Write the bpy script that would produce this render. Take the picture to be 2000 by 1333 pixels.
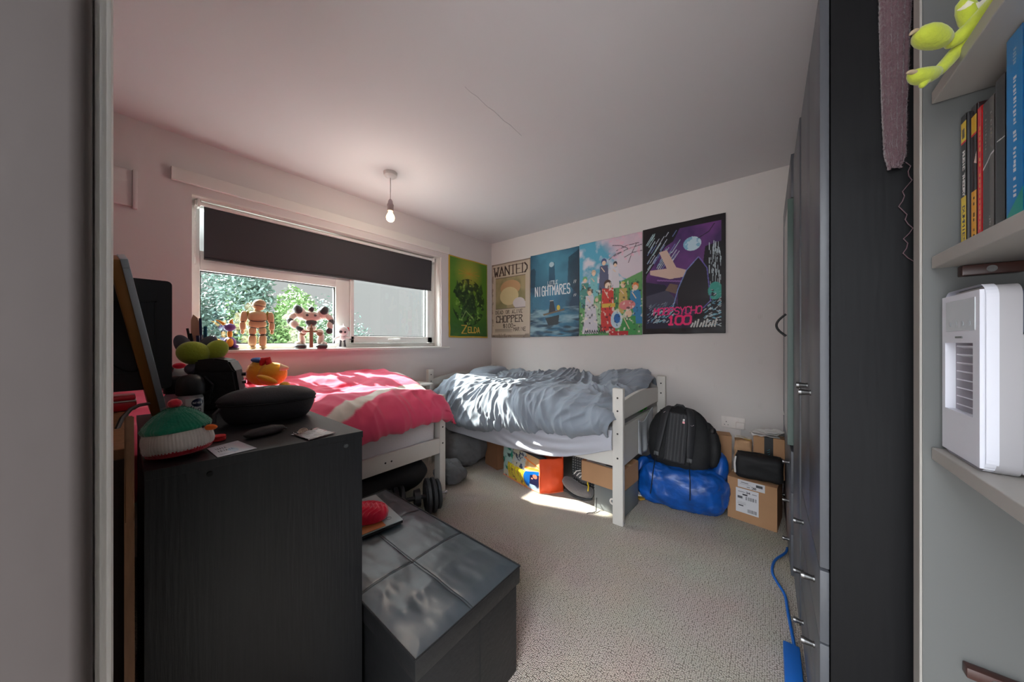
import bpy, bmesh, math, random
import numpy as np
from mathutils import Vector, Matrix, noise as mn

for o in list(bpy.data.objects):
    bpy.data.objects.remove(o)
SC = bpy.context.scene
COL = SC.collection
PI = math.pi
# ------------------------------------------------------------------ camera
FPX = 614.0                                   # focal length for a 2000 px wide frame
YAW = math.atan(500 / 614.0)
CAMP = Vector((2.664, -2.868, 1.13))
cd = bpy.data.cameras.new('camera')
cd.sensor_fit = 'HORIZONTAL'; cd.sensor_width = 36; cd.lens = FPX * 36 / 2000
cd.clip_start = 0.02; cd.clip_end = 200
cam = bpy.data.objects.new('camera', cd); COL.objects.link(cam)
cam.location = CAMP; cam.rotation_euler = (PI / 2, 0, YAW)
SC.camera = cam
# ------------------------------------------------------------------ world, sun, exposure
w = bpy.data.worlds.new('sky'); SC.world = w; w.use_nodes = True
nt = w.node_tree; nt.nodes.clear()
out = nt.nodes.new('ShaderNodeOutputWorld'); bg = nt.nodes.new('ShaderNodeBackground')
tc = nt.nodes.new('ShaderNodeTexCoord'); sx = nt.nodes.new('ShaderNodeSeparateXYZ')
rp = nt.nodes.new('ShaderNodeValToRGB')
nt.links.new(tc.outputs['Generated'], sx.inputs[0]); nt.links.new(sx.outputs['Z'], rp.inputs[0])
nt.links.new(rp.outputs[0], bg.inputs[0]); nt.links.new(bg.outputs[0], out.inputs[0])
e = rp.color_ramp.elements
e[0].position = 0.0; e[0].color = (.345, .34, .345, 1)
e[1].position = 0.22; e[1].color = (.36, .36, .365, 1)
x_ = rp.color_ramp.elements.new(0.36); x_.color = (1.6, 1.65, 1.7, 1)
x_ = rp.color_ramp.elements.new(1.0); x_.color = (1.6, 1.7, 1.8, 1)
# sky boosted towards -y, out of view: added fill through doorway and window
my = nt.nodes.new('ShaderNodeMath'); my.operation = 'MULTIPLY_ADD'; my.inputs[1].default_value = .5; my.inputs[2].default_value = .5
ry = nt.nodes.new('ShaderNodeValToRGB'); nt.links.new(sx.outputs['Y'], my.inputs[0]); nt.links.new(my.outputs[0], ry.inputs[0])
ry.color_ramp.interpolation = 'EASE'; k_ = ry.color_ramp.elements
k_[0].position = .02; k_[0].color = (5.6, 5.8, 6, 1)
k_[1].position = .54; k_[1].color = (1, 1, 1, 1)
for p_, c_ in ((.14, (6, 6.3, 6.6, 1)), (.38, (9, 9.6, 10.2, 1))):
    q_ = ry.color_ramp.elements.new(p_); q_.color = c_
mm = nt.nodes.new('ShaderNodeMix'); mm.data_type = 'RGBA'; mm.blend_type = 'MULTIPLY'; mm.inputs[0].default_value = 1
nt.links.new(rp.outputs[0], mm.inputs[6]); nt.links.new(ry.outputs[0], mm.inputs[7]); nt.links.new(mm.outputs[2], bg.inputs[0])
SUN_DIR = Vector((1.18, .42, -1.0)).normalized()
sd = bpy.data.lights.new('sun', 'SUN'); sd.energy = 14.5; sd.angle = math.radians(.9); sd.color = (1, .95, .89)
sun = bpy.data.objects.new('sun', sd); COL.objects.link(sun)
sun.rotation_euler = SUN_DIR.to_track_quat('-Z', 'Y').to_euler(); sun.location = (-8, -4, 9)
vs = SC.view_settings
vs.view_transform = 'Standard'; vs.look = 'None'; vs.gamma = 1; vs.use_curve_mapping = False; vs.exposure = 0.8
SC.display_settings.display_device = 'sRGB'

# ------------------------------------------------------------------ helpers
def at(px, py, F):
    r = (px - 1000) / FPX; u = (666.5 - py) / FPX
    s, c = math.sin(YAW), math.cos(YAW)
    return Vector((CAMP.x + F * (r * c - s), CAMP.y + F * (r * s + c), CAMP.z + F * u))
def atz(px, py, z):
    return at(px, py, FPX * (CAMP.z - z) / (py - 666.5))
def lin(c):
    return tuple(((v / 255) / 12.92 if v / 255 <= .04045 else ((v / 255 + .055) / 1.055) ** 2.4) for v in c)

def mat(name, col, rough=.6, metal=0., bump=0., bscale=40., var=0., vscale=6., bstretch=(1, 1, 1), spec=.5, coat=0., trans=0., emis=0., vstretch=None, sheen=0., col2=None, detail=3.):
    m = bpy.data.materials.new(name); m.use_nodes = True
    n = m.node_tree; b = n.nodes['Principled BSDF']
    c = lin(col)
    b.inputs['Base Color'].default_value = (*c, 1)
    b.inputs['Roughness'].default_value = rough; b.inputs['Metallic'].default_value = metal
    b.inputs['Specular IOR Level'].default_value = spec
    if coat: b.inputs['Coat Weight'].default_value = coat; b.inputs['Coat Roughness'].default_value = .15
    if trans: b.inputs['Transmission Weight'].default_value = trans
    if sheen: b.inputs['Sheen Weight'].default_value = sheen
    if emis:
        b.inputs['Emission Color'].default_value = (*c, 1); b.inputs['Emission Strength'].default_value = emis
    co = n.nodes.new('ShaderNodeTexCoord')
    if var or col2:
        mp = n.nodes.new('ShaderNodeMapping'); mp.inputs['Scale'].default_value = vstretch or bstretch
        tx = n.nodes.new('ShaderNodeTexNoise'); tx.inputs['Scale'].default_value = vscale; tx.inputs['Detail'].default_value = 5
        n.links.new(co.outputs['Object'], mp.inputs[0]); n.links.new(mp.outputs[0], tx.inputs['Vector'])
        r = n.nodes.new('ShaderNodeValToRGB'); n.links.new(tx.outputs['Fac'], r.inputs[0])
        a = lin(col2) if col2 else tuple(v * (1 - var) for v in c)
        d = c if col2 else tuple(min(1, v * (1 + var)) for v in c)
        r.color_ramp.elements[0].position = .32; r.color_ramp.elements[1].position = .68
        r.color_ramp.elements[0].color = (*a, 1); r.color_ramp.elements[1].color = (*d, 1)
        n.links.new(r.outputs[0], b.inputs['Base Color'])
    if bump:
        mp = n.nodes.new('ShaderNodeMapping'); mp.inputs['Scale'].default_value = bstretch
        tx = n.nodes.new('ShaderNodeTexNoise'); tx.inputs['Scale'].default_value = bscale; tx.inputs['Detail'].default_value = detail
        n.links.new(co.outputs['Object'], mp.inputs[0]); n.links.new(mp.outputs[0], tx.inputs['Vector'])
        bp = n.nodes.new('ShaderNodeBump'); bp.inputs['Strength'].default_value = min(1, bump); bp.inputs['Distance'].default_value = .004
        n.links.new(tx.outputs['Fac'], bp.inputs['Height']); n.links.new(bp.outputs[0], b.inputs['Normal'])
    return m

def attr_mat(name, rough=.5, spec=.5, coat=0., sheen=0.):
    m = mat(name, (200, 200, 200), rough, spec=spec, coat=coat, sheen=sheen)
    n = m.node_tree; a = n.nodes.new('ShaderNodeAttribute'); a.attribute_name = 'Paint'
    n.links.new(a.outputs['Color'], n.nodes['Principled BSDF'].inputs['Base Color'])
    return m

WM = {}
class B:
    """collects shapes into one mesh"""
    def __init__(s): s.bm = bmesh.new(); s.k = 0
    def _fin(s, vs_, M=None):
        if M is not None: bmesh.ops.transform(s.bm, matrix=M, verts=vs_)
        fs = {f for v in vs_ for f in v.link_faces}
        for f in fs: f.material_index = s.k
        return s
    def box(s, x0, x1, y0, y1, z0, z1, bev=0, rz=0, M=None, seg=2):
        c = Vector(((x0 + x1) / 2, (y0 + y1) / 2, (z0 + z1) / 2))
        r = bmesh.ops.create_cube(s.bm, size=1)['verts']
        bmesh.ops.transform(s.bm, matrix=Matrix.Diagonal((x1 - x0, y1 - y0, z1 - z0, 1)), verts=r)
        if bev:
            es = list({e for v in r for e in v.link_edges})
            rr = bmesh.ops.bevel(s.bm, geom=es, offset=bev, segments=seg, affect='EDGES', profile=.5)
            r = list({v for f in rr['faces'] for v in f.verts} | {v for v in r if v.is_valid})
            r = s._conn(r)
        T = Matrix.Translation(c) @ Matrix.Rotation(rz, 4, 'Z')
        return s._fin(r, (M @ T) if M is not None else T)
    def _conn(s, r):
        seen = set(r); st = list(r)
        while st:
            v = st.pop()
            for e_ in v.link_edges:
                o = e_.other_vert(v)
                if o not in seen: seen.add(o); st.append(o)
        return list(seen)
    def cyl(s, p0, p1, r0, r1=None, n=20, caps=True):
        p0 = Vector(p0); p1 = Vector(p1); d = p1 - p0
        r = bmesh.ops.create_cone(s.bm, cap_ends=caps, segments=n, radius1=r0, radius2=r0 if r1 is None else r1, depth=d.length)['verts']
        return s._fin(r, Matrix.Translation((p0 + p1) / 2) @ d.to_track_quat('Z', 'Y').to_matrix().to_4x4())
    def ell(s, c, r, rot=(0, 0, 0), u=20, v=12, fn=None):
        vs_ = bmesh.ops.create_uvsphere(s.bm, u_segments=u, v_segments=v, radius=1)['verts']
        if fn:
            for q in vs_: q.co = fn(q.co.copy())
        if not hasattr(r, '__len__'): r = (r, r, r)
        from mathutils import Euler
        return s._fin(vs_, Matrix.Translation(c) @ Euler(rot).to_matrix().to_4x4() @ Matrix.Diagonal((*r, 1)))
    def tube(s, pts, r, n=8, closed=False, flat=1.):
        pts = [Vector(p) for p in pts]; rings = []
        up = Vector((0, 0, 1))
        for i, p in enumerate(pts):
            a = pts[max(0, i - 1)]; b = pts[min(len(pts) - 1, i + 1)]
            if closed: a = pts[i - 1]; b = pts[(i + 1) % len(pts)]
            d = (b - a).normalized()
            if abs(d.dot(up)) > .97: up = Vector((1, 0, 0)) if abs(d.x) < .8 else Vector((0, 1, 0))
            sx_ = d.cross(up).normalized(); sy_ = sx_.cross(d).normalized(); up = sy_
            rr = r[i] if hasattr(r, '__len__') else r
            rings.append([s.bm.verts.new(p + sx_ * math.cos(t) * rr + sy_ * math.sin(t) * rr * flat) for t in [2 * PI * k / n for k in range(n)]])
        m = len(rings)
        for i in range(m if closed else m - 1):
            A = rings[i]; C_ = rings[(i + 1) % m]
            for k in range(n):
                s.bm.faces.new((A[k], A[(k + 1) % n], C_[(k + 1) % n], C_[k])).material_index = s.k
        if not closed:
            s.bm.faces.new(rings[0][::-1]).material_index = s.k; s.bm.faces.new(rings[-1]).material_index = s.k
        return s
    def lathe(s, c, prof, n=24, M=None):
        rings = []
        for r, z in prof:
            rings.append([s.bm.verts.new((r * math.cos(2 * PI * k / n), r * math.sin(2 * PI * k / n), z)) for k in range(n)])
        for i in range(len(rings) - 1):
            A, C_ = rings[i], rings[i + 1]
            for k in range(n): s.bm.faces.new((A[k], A[(k + 1) % n], C_[(k + 1) % n], C_[k])).material_index = s.k
        s.bm.faces.new(rings[0][::-1]).material_index = s.k; s.bm.faces.new(rings[-1]).material_index = s.k
        T = Matrix.Translation(c)
        if M is not None: T = T @ M
        bmesh.ops.transform(s.bm, matrix=T, verts=[v for R_ in rings for v in R_])
        return s
    def prism(s, pts, axis, a0, a1):
        """outline pts (2-D) extruded along axis between a0 and a1"""
        def mk(p, a):
            return {'x': (a, p[0], p[1]), 'y': (p[0], a, p[1]), 'z': (p[0], p[1], a)}[axis]
        A = [s.bm.verts.new(mk(p, a0)) for p in pts]; C_ = [s.bm.verts.new(mk(p, a1)) for p in pts]
        n = len(pts)
        s.bm.faces.new(A[::-1]).material_index = s.k; s.bm.faces.new(C_).material_index = s.k
        for i in range(n): s.bm.faces.new((A[i], A[(i + 1) % n], C_[(i + 1) % n], C_[i])).material_index = s.k
        return s
    def grid(s, fn, nu, nv, closeu=False):
        V = [[s.bm.verts.new(fn(i / nu, j / nv)) for j in range(nv + 1)] for i in range(nu if closeu else nu + 1)]
        for i in range(nu):
            for j in range(nv):
                a = V[i]; b = V[(i + 1) % len(V)]
                s.bm.faces.new((a[j], b[j], b[j + 1], a[j + 1])).material_index = s.k
        return s
    def poly(s, pts):
        s.bm.faces.new([s.bm.verts.new(p) for p in pts]).material_index = s.k; return s
    def mi(s, k): s.k = k; return s
    def xf(s, M): bmesh.ops.transform(s.bm, matrix=M, verts=s.bm.verts[:]); return s

def props(o, label=None, cat=None, group=None, kind=None):
    if label: o['label'] = label
    if cat: o['category'] = cat
    if group: o['group'] = group
    if kind: o['kind'] = kind
    return o
def thing(name, label, cat, loc=(0, 0, 0), rz=0, group=None, M=None):
    o = bpy.data.objects.new(name, None); COL.objects.link(o); o.empty_display_size = .05
    if M is None: M = Matrix.Translation(loc) @ Matrix.Rotation(rz, 4, 'Z')
    o.matrix_world = M; WM[o.name] = M
    return props(o, label, cat, group)
def O(name, b, m, parent=None, local=False, smooth=False, label=None, cat=None, group=None, kind=None, ang=40, solid=0, sub=0):
    me = bpy.data.meshes.new(name)
    bm = b.bm if isinstance(b, B) else b
    bmesh.ops.recalc_face_normals(bm, faces=bm.faces[:])
    if parent is None:
        xs = [v.co for v in bm.verts]
        c = Vector((sum(v.x for v in xs) / len(xs), sum(v.y for v in xs) / len(xs), min(v.z for v in xs)))
        bmesh.ops.translate(bm, vec=-c, verts=bm.verts[:]); WM_ = Matrix.Translation(c)
    else:
        WM_ = WM[parent.name]
        if not local: bmesh.ops.transform(bm, matrix=WM_.inverted(), verts=bm.verts[:])
    bm.to_mesh(me); bm.free()
    for x in (m if isinstance(m, (list, tuple)) else [m]): me.materials.append(x)
    o = bpy.data.objects.new(name, me); COL.objects.link(o)
    if parent is not None: o.parent = parent
    else: o.matrix_world = WM_
    WM[o.name] = WM_
    if smooth:
        me.polygons.foreach_set('use_smooth', [True] * len(me.polygons))
        try: me.set_sharp_from_angle(angle=math.radians(ang))
        except Exception: pass
    if solid:
        s_ = o.modifiers.new('solid', 'SOLIDIFY'); s_.thickness = solid; s_.offset = -1
    if sub:
        s_ = o.modifiers.new('sub', 'SUBSURF'); s_.levels = sub; s_.render_levels = sub
    return props(o, label, cat, group, kind)
def fbm(p, o=3):
    v = 0; a = 1
    for i in range(o): v += a * mn.noise(p); p = p * 2.03; a *= .5
    return v
def ridge(p): return (1 - abs(mn.noise(p)) * 2.2)
def srgb(c): return np.array(lin(c))

# ---- painting of printed things: a small raster turned into vertex colours
G = {'A': '002640 1232', 'B': '0006 0636453403 0334423000', 'C': '453616051001 10304041', 'D': '0006 0626444220 2000', 'E': '400006 0646 0333', 'F': '0006 0646 0333',
     'G': '453616050110304143 4323', 'H': '0006 4046 0343', 'I': '2026', 'J': '4641301001', 'K': '0006 4603 0340', 'L': '060040', 'M': '0006234640', 'N': '00064046',
     'O': '160501103041453616', 'P': '0006 0636453403', 'Q': '160501103041453616 2240', 'R': '0006 0636453403 2340', 'S': '4536160504133342413010010', 'T': '2026 0646', 'U': '060110304146',
     'V': '062046', 'W': '0610233046', 'X': '0046 0640', 'Y': '062346 2320', 'Z': '06460040', '0': '160501103041453616', '1': '152620 1030', '2': '0516364542000040', '4': '3036020242', '8': '1605041333424130100112 1334453616',
     '$': '4516040343413001 2026', '-': '0343', '&': '40041626351201103042', '.': '2021', ',': '2120', '6': '4636160501103041423303', '3': '05163645342342413010', '7': '064620', '9': '403044453616050413334445', ' ': ''}
class Ras:
    def __init__(s, w_, h_, bg=(255, 255, 255)):
        s.w = w_; s.h = h_; s.a = np.zeros((h_, w_, 3)); s.a[:] = srgb(bg)
        yy, xx = np.mgrid[0:h_, 0:w_]; s.x = (xx + .5) / w_; s.y = 1 - (yy + .5) / h_; s.asp = h_ / w_
    def put(s, m, col, al=1.):
        c = srgb(col); s.a[m] = s.a[m] * (1 - al) + c * al
    def ell(s, cx, cy, rx, ry, col, al=1., rot=0):
        dx = s.x - cx; dy = (s.y - cy) * s.asp; c_, s_ = math.cos(rot), math.sin(rot)
        u = dx * c_ + dy * s_; v = -dx * s_ + dy * c_
        s.put((u / rx) ** 2 + (v / (ry * s.asp)) ** 2 < 1, col, al)
    def rect(s, x0, x1, y0, y1, col, al=1.): s.put((s.x >= x0) & (s.x < x1) & (s.y >= y0) & (s.y < y1), col, al)
    def poly(s, pts, col, al=1.):
        ins = np.zeros(s.x.shape, bool); n = len(pts); j = n - 1
        for i in range(n):
            xi, yi = pts[i]; xj, yj = pts[j]
            if yi != yj: ins ^= ((yi > s.y) != (yj > s.y)) & (s.x < (xj - xi) * (s.y - yi) / (yj - yi) + xi)
            j = i
        s.put(ins, col, al)
    def line(s, pts, wd, col, al=1.):
        for (x0, y0), (x1, y1) in zip(pts[:-1], pts[1:]):
            dx = x1 - x0; dy = (y1 - y0) * s.asp; L = dx * dx + dy * dy + 1e-12
            t = np.clip(((s.x - x0) * dx + (s.y - y0) * s.asp * dy) / L, 0, 1)
            d = np.hypot(s.x - x0 - t * dx, (s.y - y0) * s.asp - t * dy)
            s.put(d < wd / 2, col, al)
    def text(s, t, x, y, cw, h, wd, col, serif=False, gap=.3, slant=0, vert=False, thin=None):
        """x,y = lower left, cw = letter width, h = letter height (fractions)"""
        for k, ch in enumerate(t):
            g = G.get(ch.upper(), ''); ox = x + k * cw * (1 + gap)
            for st in g.split():
                pr = [(int(st[i]) / 4, int(st[i + 1]) / 6) for i in range(0, len(st) - 1, 2)]
                if vert: P = [(x + p[1] * h, y - k * cw * (1 + gap) - p[0] * cw) for p in pr]
                else: P = [(ox + p[0] * cw + slant * p[1], y + p[1] * h) for p in pr]
                for a_, b_ in zip(P[:-1], P[1:]):
                    w2 = wd
                    if thin and abs(a_[1] - b_[1]) < abs(a_[0] - b_[0]) * .5: w2 = thin
                    s.line([a_, b_], w2, col)
                if serif:
                    for p, q in ((P[0], pr[0]), (P[-1], pr[-1])):
                        if q[1] in (0, 1): s.line([(p[0] - wd * 1.1, p[1]), (p[0] + wd * 1.1, p[1])], wd * .45, col)
    def noise(s, sc, seed=0, oct=3, sx_=1., sy_=1.):
        rng = np.random.RandomState(seed); r = np.zeros(s.x.shape); a = 1
        for o_ in range(oct):
            gw = int(sc * sx_ * 2 ** o_) + 3; gh = int(sc * sy_ * s.asp * 2 ** o_) + 3
            g = rng.rand(gh, gw); fx = s.x * (gw - 2); fy = s.y * (gh - 2)
            ix = fx.astype(int); iy = fy.astype(int); tx_ = fx - ix; ty = fy - iy
            tx_ = tx_ * tx_ * (3 - 2 * tx_); ty = ty * ty * (3 - 2 * ty)
            r += a * ((g[iy, ix] * (1 - tx_) + g[iy, ix + 1] * tx_) * (1 - ty) + (g[iy + 1, ix] * (1 - tx_) + g[iy + 1, ix + 1] * tx_) * ty); a *= .5
        return r / (2 - .5 ** (oct - 1))
    def blend(s, m, col): s.a += (srgb(col) - s.a) * np.clip(m, 0, 1)[..., None]
def painted(name, ras, fn, m, parent=None, thick=.0008, label=None, cat=None, group=None):
    """sheet whose pixels are vertex colours; fn(u,v)->point, v up"""
    h, w_ = ras.h, ras.w
    P = [fn((i + .5) / w_ if 0 < i < w_ - 1 else (0 if i == 0 else 1), 1 - ((j + .5) / h if 0 < j < h - 1 else (0 if j == 0 else 1))) for j in range(h) for i in range(w_)]
    V = np.array([tuple(p) for p in P], dtype=np.float64)
    if parent is None: c = V.mean(0); c[2] = V[:, 2].min(); Mx = Matrix.Translation(c)
    else: Mx = WM[parent.name]
    inv = np.array(Mx.inverted()); V = V @ inv[:3, :3].T + inv[:3, 3]
    idx = np.arange(h * w_).reshape(h, w_)
    F = np.stack([idx[:-1, :-1], idx[1:, :-1], idx[1:, 1:], idx[:-1, 1:]], -1).reshape(-1, 4)
    me = bpy.data.meshes.new(name); me.from_pydata(V.tolist(), [], F.tolist())
    ca = me.color_attributes.new('Paint', 'FLOAT_COLOR', 'POINT')
    buf = np.ones((h * w_, 4), np.float32); buf[:, :3] = ras.a.reshape(-1, 3); ca.data.foreach_set('color', buf.ravel())
    me.materials.append(m); me.polygons.foreach_set('use_smooth', [True] * len(me.polygons))
    o = bpy.data.objects.new(name, me); COL.objects.link(o)
    if parent is not None: o.parent = parent
    else: o.matrix_world = Mx
    WM[o.name] = Mx
    if thick:
        s_ = o.modifiers.new('solid', 'SOLIDIFY'); s_.thickness = thick; s_.offset = 0
    return props(o, label, cat, group)
def plane_fn(o_, u_, v_):
    o_, u_, v_ = Vector(o_), Vector(u_), Vector(v_)
    return lambda u, v: o_ + u_ * u + v_ * v

# ------------------------------------------------------------------ materials
M_wall = mat('wall paint', (216, 207, 205), .85, bump=.12, bscale=60)
M_ceil = mat('ceiling paint', (208, 203, 203), .9, bump=.05, bscale=12)
M_nib = mat('grey brown painted door lining', (70, 62, 59), .75, bump=.15, bscale=25)
M_upvc = mat('white window plastic', (226, 226, 222), .35)
M_white = mat('white painted trim', (222, 216, 210), .5)
M_bed = mat('white painted bed wood', (213, 208, 200), .45, bump=.05, bscale=20)
M_hole = mat('bolt hole', (40, 36, 34), .7)
M_black = mat('black brown wood foil', (16, 16, 18), .55, spec=.2, bump=.12, bscale=14, bstretch=(9, 9, .5), var=.12, vscale=14, vstretch=(10, 10, .6))
M_chest = mat('black ash foil of the chest', (15, 16, 20), .45, spec=.4, bump=.14, bscale=16, bstretch=(9, 9, .5), var=.3, vscale=16, vstretch=(12, 12, .5))
M_front = mat('satin grey door foil', (80, 82, 87), .4, bump=.1, bscale=20, bstretch=(4, 4, .5))  # mid grey fronts, lighter than the carcass foil
M_blk = mat('black plastic', (22, 22, 24), .45)
M_blk2 = mat('dark gap', (8, 8, 9), .8)
M_metal = mat('brushed nickel', (120, 119, 118), .35, metal=1)
M_chrome = mat('chrome', (200, 200, 205), .15, metal=1)
M_leather_sheen = mat('black faux leather with painted sheen', (52, 62, 68), .32, bump=.9, bscale=6, detail=8, spec=1.0, var=.10, vscale=5, vstretch=(1, 2.2, 1))  # bluish window sheen on the lid is put into its base colour
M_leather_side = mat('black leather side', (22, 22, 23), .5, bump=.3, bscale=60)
M_stitch = mat('grey stitching', (95, 98, 100), .6)
M_pink = mat('cerise duvet cotton', (234, 76, 112), .8, bump=.2, bscale=120, sheen=.2)
M_cream = mat('cream duvet lining', (228, 218, 206), .8, bump=.2, bscale=120)
M_grey = mat('blue grey duvet cotton', (139, 147, 157), .85, bump=.25, bscale=160, sheen=.2)
M_sheet = mat('pale grey sheet', (190, 190, 198), .85, bump=.15, bscale=120)
M_matt = mat('white mattress ticking', (214, 211, 212), .85, bump=.3, bscale=90)
M_card = mat('brown cardboard', (176, 134, 98), .85, bump=.1, bscale=30, var=.05)
M_card2 = mat('darker cardboard', (140, 96, 66), .85)
M_paper = mat('white paper', (222, 218, 214), .7)
M_nylon = mat('black nylon', (24, 24, 26), .75, bump=.5, bscale=45, detail=5)
M_nylon2 = mat('black nylon webbing', (44, 44, 47), .6, bump=.3, bscale=120)
M_blue = mat('blue woven plastic', (10, 80, 164), .45, bump=1, bscale=30, detail=8, var=.25, vscale=18, coat=.1)
M_orange = mat('orange plastic', (222, 76, 30), .45, bump=.6, bscale=9)
M_greyfab = mat('charcoal cotton', (92, 92, 94), .9, bump=.5, bscale=18)
M_dred = mat('dark red fabric', (120, 20, 36), .9, bump=.3, bscale=60)
M_greyplas = mat('grey plastic', (112, 116, 116), .45)
M_dgrey = mat('dark grey plastic', (58, 60, 62), .5)
M_blind = mat('charcoal blind fabric', (62, 61, 64), .85, bump=.1, bscale=200)
M_yellow = mat('yellow plush', (232, 170, 40), .95, bump=.6, bscale=90, sheen=.4)
M_red = mat('red plush', (205, 44, 48), .9, bump=.5, bscale=90)
M_blueP = mat('blue plush', (60, 100, 160), .9, bump=.4, bscale=90)
M_lime = mat('lime plush', (172, 182, 52), .95, bump=.5, bscale=110, sheen=.4)
M_plgrey = mat('grey plush', (98, 96, 108), .95, bump=.5, bscale=110)
M_gold = mat('gold painted wood', (150, 100, 44), .5, bump=.2, bscale=20)
M_mirror = mat('mirror glass', (210, 218, 222), .05, metal=1)
M_silver = mat('silver trim', (186, 198, 206), .4, metal=.15)
M_redp = mat('red plastic', (205, 20, 40), .3, coat=.3)
M_wood = mat('brown wood', (140, 96, 62), .5, bump=.3, bscale=10, bstretch=(6, 6, .6), var=.2, vscale=10)
M_woodD = mat('dark brown wood', (70, 48, 36), .5, bump=.3, bscale=10, bstretch=(6, 6, .6))
M_greenK = mat('green knitting wool', (0, 122, 92), .95, bump=1, bscale=55, sheen=.5)
M_whiteK = mat('white knitting wool', (222, 212, 205), .95, bump=1, bscale=45, sheen=.4, bstretch=(1, 1, .3))
M_redK = mat('red knitting wool', (208, 30, 52), .95, bump=1, bscale=55, sheen=.4)
M_crimK = mat('crimson knitting wool', (214, 18, 58), .95, bump=1, bscale=50, sheen=.4)
M_orangeK = mat('orange felt', (235, 110, 40), .95)
M_glassB = mat('frosted bottle', (170, 178, 180), .15, trans=.5)
M_scarf = mat('mauve chenille wool', (106, 78, 84), .95, bump=1, bscale=60, sheen=.6)
M_shelf = mat('warm white shelf board', (160, 155, 149), .45)
M_panel = mat('grey cupboard panel', (98, 99, 97), .6)
M_brown = mat('brown plastic bracket', (66, 38, 32), .35)
M_cool = mat('white cooler plastic', (216, 216, 224), .35)
M_cool2 = mat('grey cooler plastic', (166, 163, 165), .45)
M_coolin = mat('lilac grey louvre cavity', (150, 146, 156), .5)
M_cable = mat('blue cable', (20, 96, 180), .5)
M_beige = mat('beige toy plastic', (214, 184, 140), .5)
M_ink = mat('dark toy joints', (60, 50, 48), .5)
M_purple = mat('purple toy plastic', (112, 72, 150), .4)
M_toyor = mat('orange toy plastic', (238, 168, 60), .4)
M_soil = mat('grass', (80, 120, 50), .95, var=.3)
M_print = attr_mat('printed paper', .42)
M_gloss = attr_mat('glossy print', .25, coat=.4)
M_plate = mat('white moulded socket plastic', (232, 224, 218), .4)
M_teal = mat('teal fabric', (10, 112, 98), .9)
M_green = mat('bright green fabric', (40, 170, 40), .8)
M_bag = mat('clear plastic film', (225, 228, 230), .2, trans=.35)

# ================================================================== ROOM SHELL
H = 2.335
def m_floor():
    m = mat('loop pile carpet', (176, 160, 143), .95)
    n = m.node_tree; b = n.nodes['Principled BSDF']; L = n.links.new
    co = n.nodes.new('ShaderNodeTexCoord'); mp = n.nodes.new('ShaderNodeMapping'); mp.inputs['Scale'].default_value = (150, 185, 1); mp.inputs['Rotation'].default_value = (0, 0, .0)
    vo = n.nodes.new('ShaderNodeTexVoronoi'); vo.inputs['Scale'].default_value = 1; vo.inputs['Randomness'].default_value = .55; vo.voronoi_dimensions = '2D'
    L(co.outputs['Object'], mp.inputs[0]); L(mp.outputs[0], vo.inputs['Vector'])
    r = n.nodes.new('ShaderNodeValToRGB'); L(vo.outputs['Distance'], r.inputs[0])
    r.color_ramp.elements[0].position = .1; r.color_ramp.elements[0].color = (*lin((222, 210, 196)), 1)
    r.color_ramp.elements[1].position = .75; r.color_ramp.elements[1].color = (*lin((118, 107, 97)), 1)
    tx = n.nodes.new('ShaderNodeTexNoise'); tx.inputs['Scale'].default_value = 3; tx.inputs['Detail'].default_value = 6; L(co.outputs['Object'], tx.inputs['Vector'])
    mx = n.nodes.new('ShaderNodeMix'); mx.data_type = 'RGBA'; mx.blend_type = 'MULTIPLY'; mx.inputs[0].default_value = .25
    L(r.outputs[0], mx.inputs[6]); L(tx.outputs['Color'], mx.inputs[7]); L(mx.outputs[2], b.inputs['Base Color'])
    bp = n.nodes.new('ShaderNodeBump'); bp.invert = True; bp.inputs['Strength'].default_value = 1; bp.inputs['Distance'].default_value = .004
    L(vo.outputs['Distance'], bp.inputs['Height']); L(bp.outputs[0], b.inputs['Normal'])
    return m
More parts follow.
